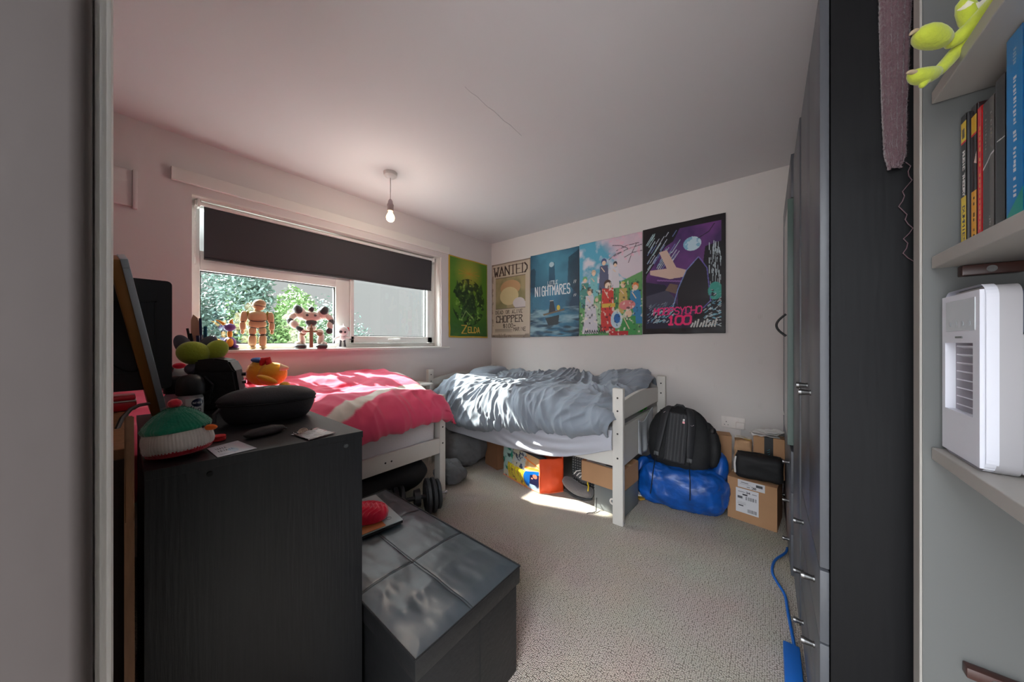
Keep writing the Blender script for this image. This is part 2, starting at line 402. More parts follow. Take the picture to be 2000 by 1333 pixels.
def m_wallpaper():
    """painted wallpaper with small embossed squares in rows"""
    m = mat('embossed wallpaper', (220, 213, 209), .85)
    n = m.node_tree; b = n.nodes['Principled BSDF']; L = n.links.new
    co = n.nodes.new('ShaderNodeTexCoord'); s = n.nodes.new('ShaderNodeSeparateXYZ'); L(co.outputs['Object'], s.inputs[0])
    def M_(op, a, b_=None, c_=None):
        q = n.nodes.new('ShaderNodeMath'); q.operation = op
        for i, v in enumerate((a, b_, c_)):
            if v is None: continue
            if isinstance(v, (int, float)): q.inputs[i].default_value = v
            else: L(v, q.inputs[i])
        return q.outputs[0]
    cx = M_('DIVIDE', s.outputs['X'], .27); col = M_('FLOOR', cx); fx = M_('ABSOLUTE', M_('SUBTRACT', M_('FRACT', cx), .5))
    zz = M_('ADD', M_('DIVIDE', s.outputs['Z'], .32), M_('MULTIPLY', col, .37)); fz = M_('ABSOLUTE', M_('SUBTRACT', M_('FRACT', zz), .5))
    dx = M_('MULTIPLY', fx, .27); dz = M_('MULTIPLY', fz, .32)
    d = M_('MAXIMUM', dx, dz)                                       # chebyshev distance to the square's middle
    ringo = M_('LESS_THAN', d, .027); ringi = M_('LESS_THAN', d, .0225); ring = M_('SUBTRACT', ringo, ringi)
    wv = M_('SINE', M_('MULTIPLY', s.outputs['X'], 700)); inn = M_('MULTIPLY', M_('LESS_THAN', d, .015), M_('MULTIPLY', wv, .7))
    nz = n.nodes.new('ShaderNodeTexNoise'); nz.inputs['Scale'].default_value = 70; L(co.outputs['Object'], nz.inputs['Vector'])
    h = M_('ADD', M_('ADD', ring, inn), M_('MULTIPLY', nz.outputs['Fac'], .35))
    bp = n.nodes.new('ShaderNodeBump'); bp.inputs['Strength'].default_value = .45; bp.inputs['Distance'].default_value = .0022
    L(h, bp.inputs['Height']); L(bp.outputs[0], b.inputs['Normal'])
    return m
def m_glass():
    m = bpy.data.materials.new('window glass'); m.use_nodes = True; n = m.node_tree; n.nodes.clear()
    o = n.nodes.new('ShaderNodeOutputMaterial'); t = n.nodes.new('ShaderNodeBsdfTransparent'); g = n.nodes.new('ShaderNodeBsdfGlossy'); x = n.nodes.new('ShaderNodeMixShader')
    t.inputs[0].default_value = (.97, 1, .985, 1); g.inputs['Roughness'].default_value = .02; x.inputs[0].default_value = .05
    n.links.new(t.outputs[0], x.inputs[1]); n.links.new(g.outputs[0], x.inputs[2]); n.links.new(x.outputs[0], o.inputs[0]); return m
M_glass = m_glass()
ST = dict(kind='structure')
O('floor', B().box(0, 3.5, -3.6, 0, -.1, 0), m_floor(), label='beige loop pile carpet', **ST)
O('ceiling', B().box(-.25, 3.6, -3.6, .1, H, H + .1), M_ceil, label='plain white painted ceiling', **ST)
b = B()
Y0, Y1, Z0, Z1 = -2.62, -.775, 1.055, 2.015
b.box(-.25, 0, -3.6, 0, -.1, Z0); b.box(-.25, 0, -3.6, 0, Z1, H); b.box(-.25, 0, -3.6, Y0, Z0, Z1); b.box(-.25, 0, Y1, 0, Z0, Z1)
O('wall_window', b, M_wall, label='grey painted wall with the window', **ST)
O('wall_back', B().box(-.25, 3.6, 0, .1, -.1, H), m_wallpaper(), label='grey wall with embossed wallpaper squares', **ST)
O('wall_right', B().box(3.5, 3.6, -3.6, 0, -.1, H), M_wall, **ST)
b = B(); b.box(0, 2.22, -3.6, -3.5, 0, H); b.box(3.3, 3.5, -3.6, -3.5, 0, H); b.box(2.22, 3.3, -3.6, -3.5, 2.15, H)
O('wall_left', b, M_wall, label='wall behind the camera with the doorway', **ST)
# the wall end beside the doorway, close to the camera
b = B(); b.box(2.03, 2.195, -3.6, -2.888, 0, H, bev=.012, seg=3)
O('wall_front', b, M_nib, smooth=True, label='grey brown wall end beside the doorway', **ST)
b = B(); b.box(2.15, 2.163, -2.888, -2.876, 0, H, bev=.004); b.box(2.10, 2.150, -2.888, -2.880, 0, H, bev=.003)
O('trim_1', b, M_white, smooth=True, label='narrow pale trim on the wall end', **ST)
O('baseboard_back', B().box(2.0, 2.74, -.014, 0, 0, .09, bev=.004), M_white, **ST)
# ceiling crack line
O('trim_2', B().tube([atz(908 + i * 11, 170 + i * 9.4 + 1.5 * math.sin(i * 2.1), H - .0004) for i in range(11)], .0012, 5), M_ceil, label='thin filled crack line across the ceiling', **ST)

# ---- window
WX0, WX1 = -.17, -.10
win = thing('window_1', 'wide white plastic window with a fixed left pane and an opening right sash', 'window', (-.13, -1.7, 1.055)); win['kind'] = 'structure'
b = B()
b.box(WX0, WX1, Y0, Y1, Z0, Z0 + .055, bev=.004); b.box(WX0, WX1, Y0, Y1, Z1 - .05, Z1, bev=.004)
b.box(WX0, WX1, Y0, Y0 + .045, Z0 + .055, Z1 - .05, bev=.004); b.box(WX0, WX1, Y1 - .045, Y1, Z0 + .055, Z1 - .05, bev=.004)
b.box(WX0, WX1, -1.775, -1.665, Z0 + .055, Z1 - .05, bev=.004)
b.box(WX0, WX1, Y0 + .045, -1.775, 1.575, 1.70, bev=.004)
O('window_frame', b, M_upvc, win, smooth=True)
b = B()
sy0, sy1, sz0, sz1 = -1.662, -.824, 1.112, 1.962
b.box(WX0 + .01, WX1 + .012, sy0, sy0 + .03, sz0, sz1, bev=.004); b.box(WX0 + .01, WX1 + .012, sy1 - .06, sy1, sz0, sz1, bev=.004)
b.box(WX0 + .01, WX1 + .012, sy0, sy1, sz0, sz0 + .06, bev=.004); b.box(WX0 + .01, WX1 + .012, sy0, sy1, sz1 - .06, sz1, bev=.004)
O('opening_sash', b, M_upvc, win, smooth=True)
O('pane', B().box(-.142, -.136, Y0 + .03, -1.76, Z0 + .04, 1.59), M_glass, win)
O('pane', B().box(-.142, -.136, Y0 + .03, -1.76, 1.69, Z1 - .04), M_glass, win)
O('pane', B().box(-.142, -.136, sy0 + .02, sy1 - .05, sz0 + .05, sz1 - .05), M_glass, win)
b = B()
for y0_, y1_, z0_, z1_ in ((Y0 + .045, -1.775, Z0 + .055, 1.575), (sy0 + .03, sy1 - .06, sz0 + .06, sz1 - .06)):
    for a_ in ((y0_, y0_ + .006, z0_, z1_), (y1_ - .006, y1_, z0_, z1_), (y0_, y1_, z0_, z0_ + .006), (y0_, y1_, z1_ - .006, z1_)):
        b.box(-.134, -.118, *a_)
O('rubber_gasket', b, M_blk2, win)
b = B(); b.box(-.088, -.076, -1.27, -1.20, 1.135, 1.155, bev=.004); b.tube([(-.078, -1.215, 1.146), (-.062, -1.22, 1.146), (-.060, -1.26, 1.146), (-.062, -1.33, 1.144)], .006, 8)
O('window_handle', b, M_upvc, win, smooth=True)
b = B(); b.box(-.10, .028, Y0 - .045, Y1 + .095, Z0 - .003, Z0 + .018, bev=.005)
O('trim_3', b, M_white, smooth=True, label='white window sill board', **ST)
O('trim_4', B().box(-.100, -.012, Y1 - .012, Y1 + .004, Z0 + .018, Z1, bev=.002), M_white, label='white lining of the right window reveal', **ST)
O('trim_5', B().box(-.100, -.001, Y0, Y1 - .012, Z1 - .01, Z1 + .004, bev=.002), M_white, label='white lining over the window', **ST)
SILL = Z0 + .018
O('trim_6', B().box(0, .022, -2.705, -.678, 2.06, 2.134, bev=.003), M_white, label='long white board fixed above the window', **ST)
vt = thing('vent_cover', 'square painted vent cover on the wall left of the window', 'vent cover', (0, -2.95, 1.845))
O('cover_plate', B().box(0, .016, -3.08, -2.846, 1.853, 2.048, bev=.004), M_wall, vt, smooth=True)
O('side_strip', B().box(0, .026, -2.846, -2.829, 1.843, 2.052, bev=.004), M_wall, vt, smooth=True)

# ---- roller blind
bl = thing('roller_blind', 'charcoal roller blind pulled a third of the way down the window', 'blind', (-.045, -1.73, 1.63))
def blf(u, v):
    y = -2.560 + u * (1.705 + .015 * v)
    zb = 1.643 + .014 * u - .004 * math.sin(u * 9)
    return (-.076 + .003 * math.sin(u * 7 + v) + .006 * u * (1 - v), y, zb + (1.978 - zb) * v)
O('blind_fabric', B().grid(blf, 60, 12), M_blind, bl, smooth=True, solid=.0012)
b = B(); b.tube([Vector(blf(i / 20, 0)) + Vector((.0, 0, .004)) for i in range(21)], .007, 8); O('bottom_bar', b, M_blind, bl, smooth=True)
b = B(); b.cyl((-.07, -2.575, 1.984), (-.07, -.835, 1.984), .013); O('roller_tube', b, M_upvc, bl, smooth=True)
for y_ in (-2.592, -.835):
    b = B(); b.box(-.095, -.045, y_, y_ + .012, 1.955, 2.012, bev=.003); b.cyl((-.07, y_ - .008, 1.984), (-.07, y_ + .018, 1.984), .019); O('bracket', b, M_upvc, bl, smooth=True)
for s_ in (-.052, -.078):
    b = B()
    for i in range(34): b.ell((s_, -2.60, 1.965 - i * .011), .0028, u=6, v=4)
    b.tube([(s_, -2.60, 1.965), (s_, -2.60, 1.60)], .0012, 5)
    O('bead_chain', b, M_upvc, bl, smooth=True)

# ---- pendant lamp
px_, py_ = .567, -1.672
lp = thing('pendant_lamp', 'bare lit bulb hanging from the white ceiling rose', 'lamp', (px_, py_, 2.0))
O('ceiling_rose', B().lathe((px_, py_, H - .034), [(.012, -.004), (.03, .0), (.044, .012), (.047, .034)], 28), M_white, lp, smooth=True)
O('cord', B().tube([(px_, py_, H - .03), (px_ + .001, py_, 2.25), (px_, py_, 2.14)], .0032, 8), M_white, lp, smooth=True)
hd = O('bulb_holder', B().lathe((px_, py_, 2.062), [(.02, 0), (.022, .006), (.021, .03), (.023, .033), (.023, .044), (.018, .052), (.015, .07), (.008, .082)], 24), mat('lilac grey bulb holder', (176, 158, 160), .4), lp, smooth=True)
Mb = mat('glowing bulb', (255, 214, 150), .3, emis=5)
O('bulb', B().lathe((px_, py_, 1.975), [(.003, .010), (.016, .013), (.025, .022), (.029, .036), (.0285, .046), (.024, .058), (.017, .070), (.014, .080), (.013, .09)], 28), Mb, lp, smooth=True, label='glowing warm white bulb')
ld = bpy.data.lights.new('bulb_light', 'POINT'); ld.energy = 3.4; ld.color = (1, .9, .78); ld.shadow_soft_size = .034
lo = bpy.data.objects.new('bulb_light', ld); COL.objects.link(lo); lo.location = (px_, py_, 1.94)

# ================================================================== OUTSIDE
random.seed(4)
O('ground', B().box(-40, -.6, -30, 40, -2.7, -2.6), mat('pale bounce ground', (196, 196, 192), .9, var=.08), label='unseen ground far below the window, made pale to bounce daylight', **ST)  # unseen ground, made pale so sunlight bounces up to the ceiling
Mleaf = [mat('leaf green ' + n_, c_, .6, var=.12, vscale=1.5) for n_, c_ in (('mid', (84, 108, 76)), ('bluish', (84, 104, 94)), ('bright', (102, 130, 76)))]
def tree(name, label, c, r, n, mk, trunk=True, grp='shrubs and trees outside the window'):
    t = thing(name, label, 'tree', (c[0], c[1], -2.6), 0, grp)
    rnd = random.Random(int(abs(c[1] * 100)) + n)
    bl_ = [(Vector((rnd.uniform(-1, 1) * r[0], rnd.uniform(-1, 1) * r[1], rnd.uniform(-.9, .8) * r[2])) * .75, rnd.uniform(.25, .45)) for _ in range(22)]
    V = []; F = []
    for i in range(n):
        q, k = bl_[i % 22]
        d = Vector((rnd.gauss(0, 1), rnd.gauss(0, 1), rnd.gauss(0, 1))).normalized() * (rnd.random() ** .4) * k
        p = Vector(c) + q + Vector((d.x * r[0], d.y * r[1], d.z * r[2])) * 1.1
        a = Vector((rnd.gauss(0, 1), rnd.gauss(0, 1), rnd.gauss(0, .6))).normalized(); e_ = a.orthogonal().normalized()
        s = rnd.uniform(.026, .06); k0 = len(V)
        V += [p - a * s, p + e_ * s * .45, p + a * s, p - e_ * s * .45]; F.append((k0, k0 + 1, k0 + 2, k0 + 3))
    me = bpy.data.meshes.new('foliage'); inv = WM[t.name].inverted(); me.from_pydata([inv @ v for v in V], [], F); me.materials.append(Mleaf[mk])
    o = bpy.data.objects.new('foliage', me); COL.objects.link(o); o.parent = t
    if trunk:
        b = B(); b.tube([(c[0], c[1], -2.6), (c[0] + .05, c[1], c[2] - r[2] * .6), (c[0], c[1] + .1, c[2])], [.12, .08, .04], 8)
        for k in range(9):
            q, _ = bl_[k]; b.tube([(c[0], c[1], c[2] - r[2] * .5), Vector(c) + q * .6 + Vector((0, 0, -.05)), Vector(c) + q * 1.1], [.035, .02, .008], 5)
        O('trunk', b, M_woodD, t)
tree('shrub', 'dense blue green shrub filling the left of the window view', (-6.2, -1.7, .9), (1.1, 1.0, 2.1), 34000, 1)
tree('shrub', 'bright green bush behind the helmeted toy figure', (-6.0, -.75, .7), (1.0, .85, 1.85), 26000, 2)
tree('shrub', 'mid green bush between the two big toy figures', (-6.4, .1, .3), (1.0, .8, 1.75), 14000, 0)
tree('tree', 'thin branched tree with sparse leaves above the crouching robot', (-7.5, 1.0, 1.2), (.9, 1.2, 1.35), 3400, 1)
tree('shrub', 'low blue green shrub top seen right of the mullion', (-7.5, 2.6, .35), (.8, .9, .9), 5000, 1)

# ================================================================== POSTERS
def poster(name, label, ras, org, u_, w_, h_, nrm, amp=.004, seed=0, wr=.3):
    """paper sheet hung on a wall, with soft creases, mostly near its foot"""
    o_ = Vector(org); U = Vector(u_); Nn = Vector(nrm)
    def fn(u, v):
        k = amp * (.25 + max(0, (wr - v) / wr) * 1.0)
        d = .004 + k * (1 + mn.noise(Vector((u * 3 + seed, v * 14, seed)))) + k * .6 * (1 + mn.noise(Vector((u * 7, v * 20 + u * 4, seed + 5))))
        ed = .0015 * math.sin(u * 11 + seed) if v > .97 or v < .03 else 0
        return o_ + U * (u * w_) + Vector((0, 0, v * h_ + ed)) + Nn * d
    return painted(name, ras, fn, M_print, label=label, cat='poster', group='posters on the walls', thick=.0004)
NXW, NBW = (1, 0, 0), (0, -1, 0)
# green poster beside the window
r = Ras(150, 220, (84, 132, 36)); n1 = r.noise(3, 1); n2 = r.noise(14, 2, 4)
r.blend(np.clip((.55 - r.y) * 1.3, 0, .85), (18, 74, 46)); r.blend(np.clip(1 - np.hypot(r.x - .5, (r.y - .82) * 1.3) * 2.6, 0, 1) * .8, (198, 178, 70)); r.blend((n1 - .5) * .9, (130, 170, 50))
r.blend((np.hypot((r.x - .5) / .42, (r.y - .45) / .30) < 1) * np.clip((n2 - .42) * 6, 0, .9), (16, 44, 24))
r.blend((np.hypot((r.x - .5) / .40, (r.y - .42) / .28) < 1) * np.clip((r.noise(18, 7, 3) - .62) * 8, 0, .8), (150, 190, 90))
for k in range(9):
    a_ = k * .7; r.line([(.5, .82), (.5 + .28 * math.cos(a_), .82 + .07 * math.sin(a_))], .012, (206, 140, 50), .55)
r.poly([(.2, .72), (.34, .52), (.3, .42), (.16, .55)], (20, 50, 28), .8); r.poly([(.83, .72), (.66, .55), (.74, .46), (.88, .6)], (24, 56, 30), .8)
r.poly([(.30, .30), (.42, .74), (.50, .52), (.58, .70), (.70, .32)], (24, 58, 38), .7); r.line([(.30, .22), (.42, .34), (.62, .24)], .02, (160, 190, 120), .6)
r.text('Z', .31, .055, .12, .10, .024, (214, 170, 70), thin=.018); r.text('ELDA', .47, .065, .062, .072, .016, (214, 170, 70))
r.rect(0, .035, 0, 1, (206, 160, 40)); r.rect(.98, 1, 0, 1, (150, 150, 40)); r.rect(0, 1, 0, .018, (196, 158, 46)); r.rect(0, 1, .985, 1, (196, 158, 46))
poster('poster', 'green fantasy poster with a yellow border beside the window', r, (0, -.683, 1.168), (0, 1, 0), .60, .893, NXW, seed=1)
# wanted poster
r = Ras(190, 260, (196, 180, 160)); n1 = r.noise(4, 3); r.blend((n1 - .5) * .5, (160, 142, 124))
BR = (58, 38, 34)
r.text('WANTED', .07, .835, .112, .115, .028, BR, True, .32, thin=.012)
r.rect(.11, .88, .39, .80, (168, 150, 112)); q = (r.x > .11) & (r.x < .88) & (r.y > .39) & (r.y < .80)
r.blend(q * np.clip((r.noise(5, 9) - .4) * 2, 0, .6), (112, 116, 76)); r.ell(.5, .66, .26, .10, (190, 148, 108)); r.ell(.47, .55, .24, .12, (206, 186, 140)); r.rect(.62, .88, .39, .46, (206, 196, 196)); r.ell(.72, .45, .15, .07, (206, 196, 196))
r.rect(.11, .88, .38, .392, BR, .6); r.rect(.11, .88, .798, .806, BR, .6)
r.text('DEAD OR ALIVE', .11, .318, .036, .042, .0095, BR, True, .52); r.text('CHOPPER', .13, .205, .074, .085, .020, BR, True, .35, thin=.013)
r.text('$100-', .32, .13, .045, .05, .013, BR, False, .5); r.text('MARINE', .59, .085, .040, .046, .009, BR, True, .3)
for k in range(4): r.rect(.10, .56 - .04 * (k % 2), .072 + k * .013, .077 + k * .013, BR, .8)
r.blend(((r.x < .02) | (r.x > .985) | (r.y < .035) | (r.y > .985)) * .6, (90, 70, 62)); r.blend(((r.x < .05) | (r.y < .05)) * (r.noise(12, 5) > .6) * .5, (100, 80, 70))
poster('poster', 'cream WANTED poster in the corner, first on the poster wall', r, (.012, 0, 1.172), (1, 0, 0), .588, .893, NBW, seed=2)
# blue sea poster
r = Ras(180, 270, (28, 66, 92)); n1 = r.noise(3, 11, 5); n2 = r.noise(3, 12, 4, 1, 5)
r.blend(np.clip((n1 - .45) * 3, 0, .7), (62, 128, 156)); r.blend(np.clip(1 - np.hypot((r.x - .45) * 1.6, (r.y - .85) * 2.2), 0, 1) * .7, (90, 164, 190))
r.blend(np.clip(1 - abs(r.x - .5) * 3, 0, 1) * (r.y < .6) * .55, (70, 150, 190)); r.poly([(.40, .58), (.41, .86), (.52, .87), (.54, .58)], (20, 52, 82), .7); r.poly([(.78, .6), (.8, .9), (1, .97), (1, .45)], (16, 40, 58), .7); r.poly([(0, .6), (0, .82), (.08, .84), (.12, .8), (.1, .6)], (14, 40, 58), .6)
r.ell(.46, .85, .05, .03, (200, 226, 230), .8); 
r.blend((r.y < .34) * np.clip((n2 - .42) * 3.2, 0, .85), (148, 184, 196)); r.blend((r.y < .2) * np.clip((r.noise(4, 14, 4, 1, 6) - .5) * 4, 0, .8), (16, 34, 46))
r.poly([(.33, .22), (.62, .25), (.60, .14), (.40, .13)], (40, 52, 58)); r.poly([(.28, .27), (.72, .32), (.72, .30), (.30, .25)], (120, 104, 84)); r.poly([(.40, .28), (.43, .42), (.50, .42), (.54, .30)], (44, 54, 66)); r.rect(.42, .50, .42, .425, (220, 220, 210)); r.ell(.60, .335, .035, .03, (216, 196, 70))
r.text('LITTLE', .38, .615, .028, .04, .010, (214, 222, 224), gap=.25); r.text('NIGHTMARES', .11, .49, .052, .11, .018, (222, 228, 230), gap=.42)
r.line([(.90, .60), (.91, .63)], .01, (214, 222, 224)); r.line([(.93, .60), (.94, .63)], .01, (214, 222, 224)); r.line([(.90, .45), (.91, .475)], .01, (214, 222, 224)); r.line([(.93, .45), (.94, .475)], .01, (214, 222, 224))
poster('poster', 'dark blue sea poster with a small boat, second on the poster wall', r, (.602, 0, 1.178), (1, 0, 0), .598, .902, NBW, amp=.006, seed=3, wr=.35)
# pink blossom meadow poster: plain generic crowd
r = Ras(190, 270, (86, 168, 196)); n1 = r.noise(6, 21, 4)
r.blend(np.clip((n1 - .45) * 4, 0, .9) * (r.y > .55), (226, 216, 222)); r.blend(np.clip((r.x * .9 + r.y - 1.25) * 4, 0, .85), (222, 188, 200))
r.ell(.86, .72, .24, .17, (214, 200, 208)); r.blend((r.y < .62 - .25 * (1 - r.x)) * .95, (92, 156, 84)); r.blend((r.y < .5) * np.clip((r.noise(9, 22) - .5) * 4, 0, .7), (56, 120, 70))
for k, (a_, c_, d_, e_) in enumerate(((1, .88, .55, .80), (.95, .90, .62, .86), (.92, .9, .8, .72), (1, .82, .74, .78), (.8, .86, .56, .92), (.7, .84, .5, .78))): r.line([(a_, c_), ((a_ + d_) / 2, (c_ + e_) / 2 + .015), (d_, e_)], .010, (96, 78, 90))
r.blend((r.x > .5) * (r.y > .75) * np.clip((r.noise(20, 23, 3) - .55) * 8, 0, .7), (232, 178, 196))
rg = random.Random(5)
FIG = [(.10, .60, .075, (110, 176, 120), (70, 140, 130)), (.25, .66, .07, (206, 178, 150), (120, 190, 196)), (.42, .76, .08, (74, 92, 140), (84, 90, 120)), (.60, .72, .06, (60, 60, 70), (214, 208, 214)), (.18, .46, .085, (180, 150, 120), (208, 206, 214)),
       (.48, .52, .11, (72, 50, 44), (208, 60, 52)), (.72, .50, .07, (218, 190, 110), (196, 168, 96)), (.90, .47, .09, (226, 130, 70), (54, 130, 176)), (.30, .38, .07, (120, 168, 110), (160, 196, 160)), (.80, .22, .13, (80, 160, 100), (66, 150, 80))]
for cx_, cy_, s_, hc, bc in FIG:                                   # plain rounded figures in coats
    r.poly([(cx_ - s_ * .8, cy_ - .03), (cx_ + s_ * .8, cy_ - .03), (cx_ + s_ * 1.1, cy_ - s_ * 4), (cx_ - s_ * 1.1, cy_ - s_ * 4)], bc); r.line([(cx_ - s_ * .5, cy_ - .05), (cx_ + s_ * .1, cy_ - s_ * 1.2)], .014, (226, 196, 170)); r.ell(cx_, cy_ + .01, s_ * .55, s_ * .42, hc); r.ell(cx_, cy_ - .005, s_ * .4, s_ * .3, (232, 200, 172))
r.poly([(.05, .02), (.33, .02), (.28, .32), (.12, .32)], (206, 204, 212)); r.poly([(.36, .04), (.60, .04), (.58, .30), (.40, .30)], (206, 58, 56)); r.rect(.39, .60, .29, .33, (216, 180, 70)); r.ell(.62, .16, .09, .09, (190, 216, 226)); r.ell(.63, .17, .05, .05, (40, 104, 170)); r.rect(.50, .80, .0, .04, (190, 44, 52)); r.ell(.78, .30, .12, .05, (216, 130, 130))
r.blend((r.y < .55) * np.clip((r.noise(26, 31, 2) - .68) * 9, 0, .8), (34, 44, 52)); r.blend((r.y < .55) * np.clip((r.noise(22, 35, 2) - .70) * 9, 0, .7), (236, 228, 214))
for k in range(9): r.line([(.10 + k * .04, .02), (.11 + k * .04, .055), (.125 + k * .04, .03)], .012, (40, 50, 60))
poster('poster', 'colourful blossom meadow poster with a crowd, third on the poster wall', r, (1.203, 0, 1.184), (1, 0, 0), .606, .908, NBW, seed=4)
# dark purple city poster
r = Ras(200, 280, (70, 40, 96)); n1 = r.noise(3, 41, 4)
r.blend(np.clip((n1 - .35) * 2, 0, .8), (132, 70, 146)); r.blend(np.clip(1 - r.y * 1.6, 0, .9), (22, 18, 34))
r.poly([(0, 1), (.50, .97), (.40, .84), (.30, .80), (.05, .55), (0, .3)], (18, 15, 22)); r.poly([(.78, .75), (1, .78), (1, 0), (.6, 0), (.72, .4)], (18, 15, 22)); r.poly([(0, .5), (.3, .45), (.5, .2), (.45, 0), (0, 0)], (32, 34, 56))
rg = random.Random(8)
for k in range(46):
    a_ = rg.uniform(.03, .42); c_ = rg.uniform(.62, .93); L_ = rg.uniform(.03, .12)
    if c_ > .62 + (.3 - a_) * -.3 and a_ + (c_ - .6) * .3 < .50: r.line([(a_, c_ - L_ * .8), (a_ + L_, c_ + L_ * .2)], .008, rg.choice(((196, 202, 212), (120, 140, 190), (170, 200, 200))))
for k in range(60):
    a_ = rg.uniform(.82, .97); c_ = rg.uniform(.38, .74); r.line([(a_, c_), (a_, c_ + rg.uniform(.01, .07))], .007, (190, 204, 208))
for k in range(120):
    a_ = rg.uniform(.06, .40); c_ = rg.uniform(.10, .28); r.line([(a_, c_), (a_ + .022, c_ + .012)], .009, rg.choice(((120, 180, 196), (200, 206, 210), (90, 120, 150))))
for k in range(90):
    a_ = rg.uniform(.76, .96); c_ = rg.uniform(.06, .38); r.line([(a_, c_), (a_ + .03, c_ + rg.uniform(-.01, .02))], .008, rg.choice(((200, 208, 210), (110, 170, 190))))
r.ell(.63, .79, .105, .062, (190, 214, 224)); q = np.hypot((r.x - .63) / .105, (r.y - .79) / .075) < 1; r.blend((((r.x - .63) / .105) ** 2 + ((r.y - .79) / .062) ** 2 < 1) * (r.noise(22, 44) > .5) * .6, (40, 150, 190)); r.line([(.70, .83), (.82, .87), (.88, .93)], .010, (40, 26, 50))
SK = (206, 176, 160)                                                # plain swooping ribbon and dark hill shapes
r.poly([(.22, .76), (.32, .77), (.44, .60), (.62, .55), (.60, .51), (.36, .50), (.10, .56), (.10, .60), (.32, .60)], SK); r.line([(.20, .50), (.50, .47), (.66, .50)], .02, (130, 90, 150))
r.poly([(.46, .22), (.46, .40), (.56, .56), (.70, .66), (.80, .56), (.84, .28), (.70, .20)], (26, 20, 28)); r.poly([(.05, .36), (.32, .40), (.46, .30), (.2, .2), (.05, .26)], (74, 74, 92), .7); r.poly([(.30, .40), (.36, .46), (.46, .44), (.44, .36)], (120, 96, 80), .9)
r.line([(.70, .665), (.56, .56), (.46, .40), (.40, .24)], .012, (130, 160, 220), .7); r.line([(.71, .665), (.80, .56), (.84, .28), (.76, .22)], .012, (120, 110, 200), .7); r.blend((np.hypot((r.x - .89) / .08, (r.y - .36) / .075) < 1) * (r.noise(14, 47) > .42) * .85, (60, 168, 150))
r.text('MOBPSYCHO', .15, .175, .055, .062, .0135, (232, 36, 120), gap=.2, slant=.012); r.text('100', .33, .085, .085, .075, .026, (240, 30, 110), gap=.15, slant=.01)
for k in range(9): r.line([(.62 + k * .033, .06), (.64 + k * .033, .06 + .06 * (.5 + .5 * (k % 3) / 2))], .018, (206, 206, 200))
r.rect(0, .045, 0, 1, (22, 17, 19)); r.rect(.955, 1, 0, 1, (22, 17, 19)); r.rect(0, 1, 0, .05, (22, 17, 19)); r.rect(0, 1, .945, 1, (22, 17, 19))
poster('poster', 'largest purple and black city poster, last on the poster wall', r, (1.813, 0, 1.190), (1, 0, 0), .603, .912, NBW, seed=5)

# ================================================================== BEDS
def post(b, x0, x1, y0, y1, z1, face, holes):
    b.mi(0); b.box(x0, x1, y0, y1, 0, z1, bev=.004)
    b.mi(1)
    for z in holes:
        if face == 'y': b.cyl(((x0 + x1) / 2, y0 - .0006, z), ((x0 + x1) / 2, y0 + .004, z), .006, n=10)
        else: b.cyl((x1 + .0006, (y0 + y1) / 2, z), (x1 - .004, (y0 + y1) / 2, z), .006, n=10)
    b.mi(0); return b
def arch(a0, a1, zlo, zend, zmid, n=16):
    """rail outline with an arched top: (a,z) points"""
    top = [(a0 + (a1 - a0) * i / n, zend + (zmid - zend) * math.sin(PI * i / n)) for i in range(n + 1)]
    return [(a0, zlo), (a1, zlo)] + top[::-1]
BW = [M_bed, M_hole]
# grey bed along the poster wall
bed = thing('single_bed', 'white wooden single bed along the poster wall, under the grey duvet', 'bed', (1.0, -.5, 0), 0, 'single beds')
for (x0, x1, y0, y1, z1, f_) in ((1.917, 1.982, -.968, -.930, .838, 'y'), (1.945, 2.01, -.075, -.04, .838, 'y'), (.06, .10, -1.008, -.945, .85, 'x'), (.06, .10, -.085, -.025, .85, 'x')):
    O('post', post(B(), x0, x1, y0, y1, z1, f_, (.78, .70, .56, .41) if z1 < .845 else (.80, .735)), BW, bed, smooth=True)
O('arched_rail', B().prism(arch(-.93, -.07, .632, .742, .772), 'x', 1.93, 1.955), M_bed, bed)
O('foot_panel', B().prism([(-.93, .33), (-.86, .33), (-.07, .33), (-.07, .585), (-.93, .585)], 'x', 1.93, 1.95), M_bed, bed)
O('arched_rail', B().prism(arch(-.945, -.085, .69, .752, .80), 'x', .068, .09), M_bed, bed)
O('head_panel', B().prism([(-.945, .42), (-.085, .42), (-.085, .655), (-.945, .655)], 'x', .068, .09), M_bed, bed)
O('side_rail', B().box(.10, 1.925, -.958, -.936, .352, .452, bev=.003), M_bed, bed)
O('side_rail', B().box(.10, 1.925, -.07, -.05, .352, .452, bev=.003), M_bed, bed)
O('slat_base', B().box(.11, 1.92, -.93, -.075, .36, .378), M_wood, bed)
# pink bed along the window wall
bed = thing('single_bed', 'white wooden single bed under the window, with the cerise duvet', 'bed', (.45, -2.4, 0), 0, 'single beds')
for (x0, x1, y0, y1, z1) in ((.795, .86, -1.462, -1.412, .742), (.04, .10, -1.462, -1.412, .742), (.795, .86, -3.40, -3.36, .84), (.04, .10, -3.40, -3.36, .84)):
    O('post', post(B(), x0, x1, y0, y1, z1, 'x', (.69, .515, .40) if y0 > -2 else ()), BW, bed, smooth=True)
b = B(); b.box(.835, .857, -3.36, -1.463, .332, .440, bev=.003)
b.mi(1)
for y_ in (-1.83, -1.87): b.cyl((.8575, y_, .385), (.853, y_, .385), .006, n=10)
O('side_rail', b, BW, bed, smooth=True)
O('side_rail', B().box(.045, .065, -3.36, -1.463, .332, .440, bev=.003), M_bed, bed)
O('arched_rail', B().prism(arch(.10, .795, .63, .73, .765), 'y', -1.448, -1.425), M_bed, bed)
O('foot_panel', B().box(.10, .795, -1.448, -1.425, .33, .56, bev=.003), M_bed, bed)
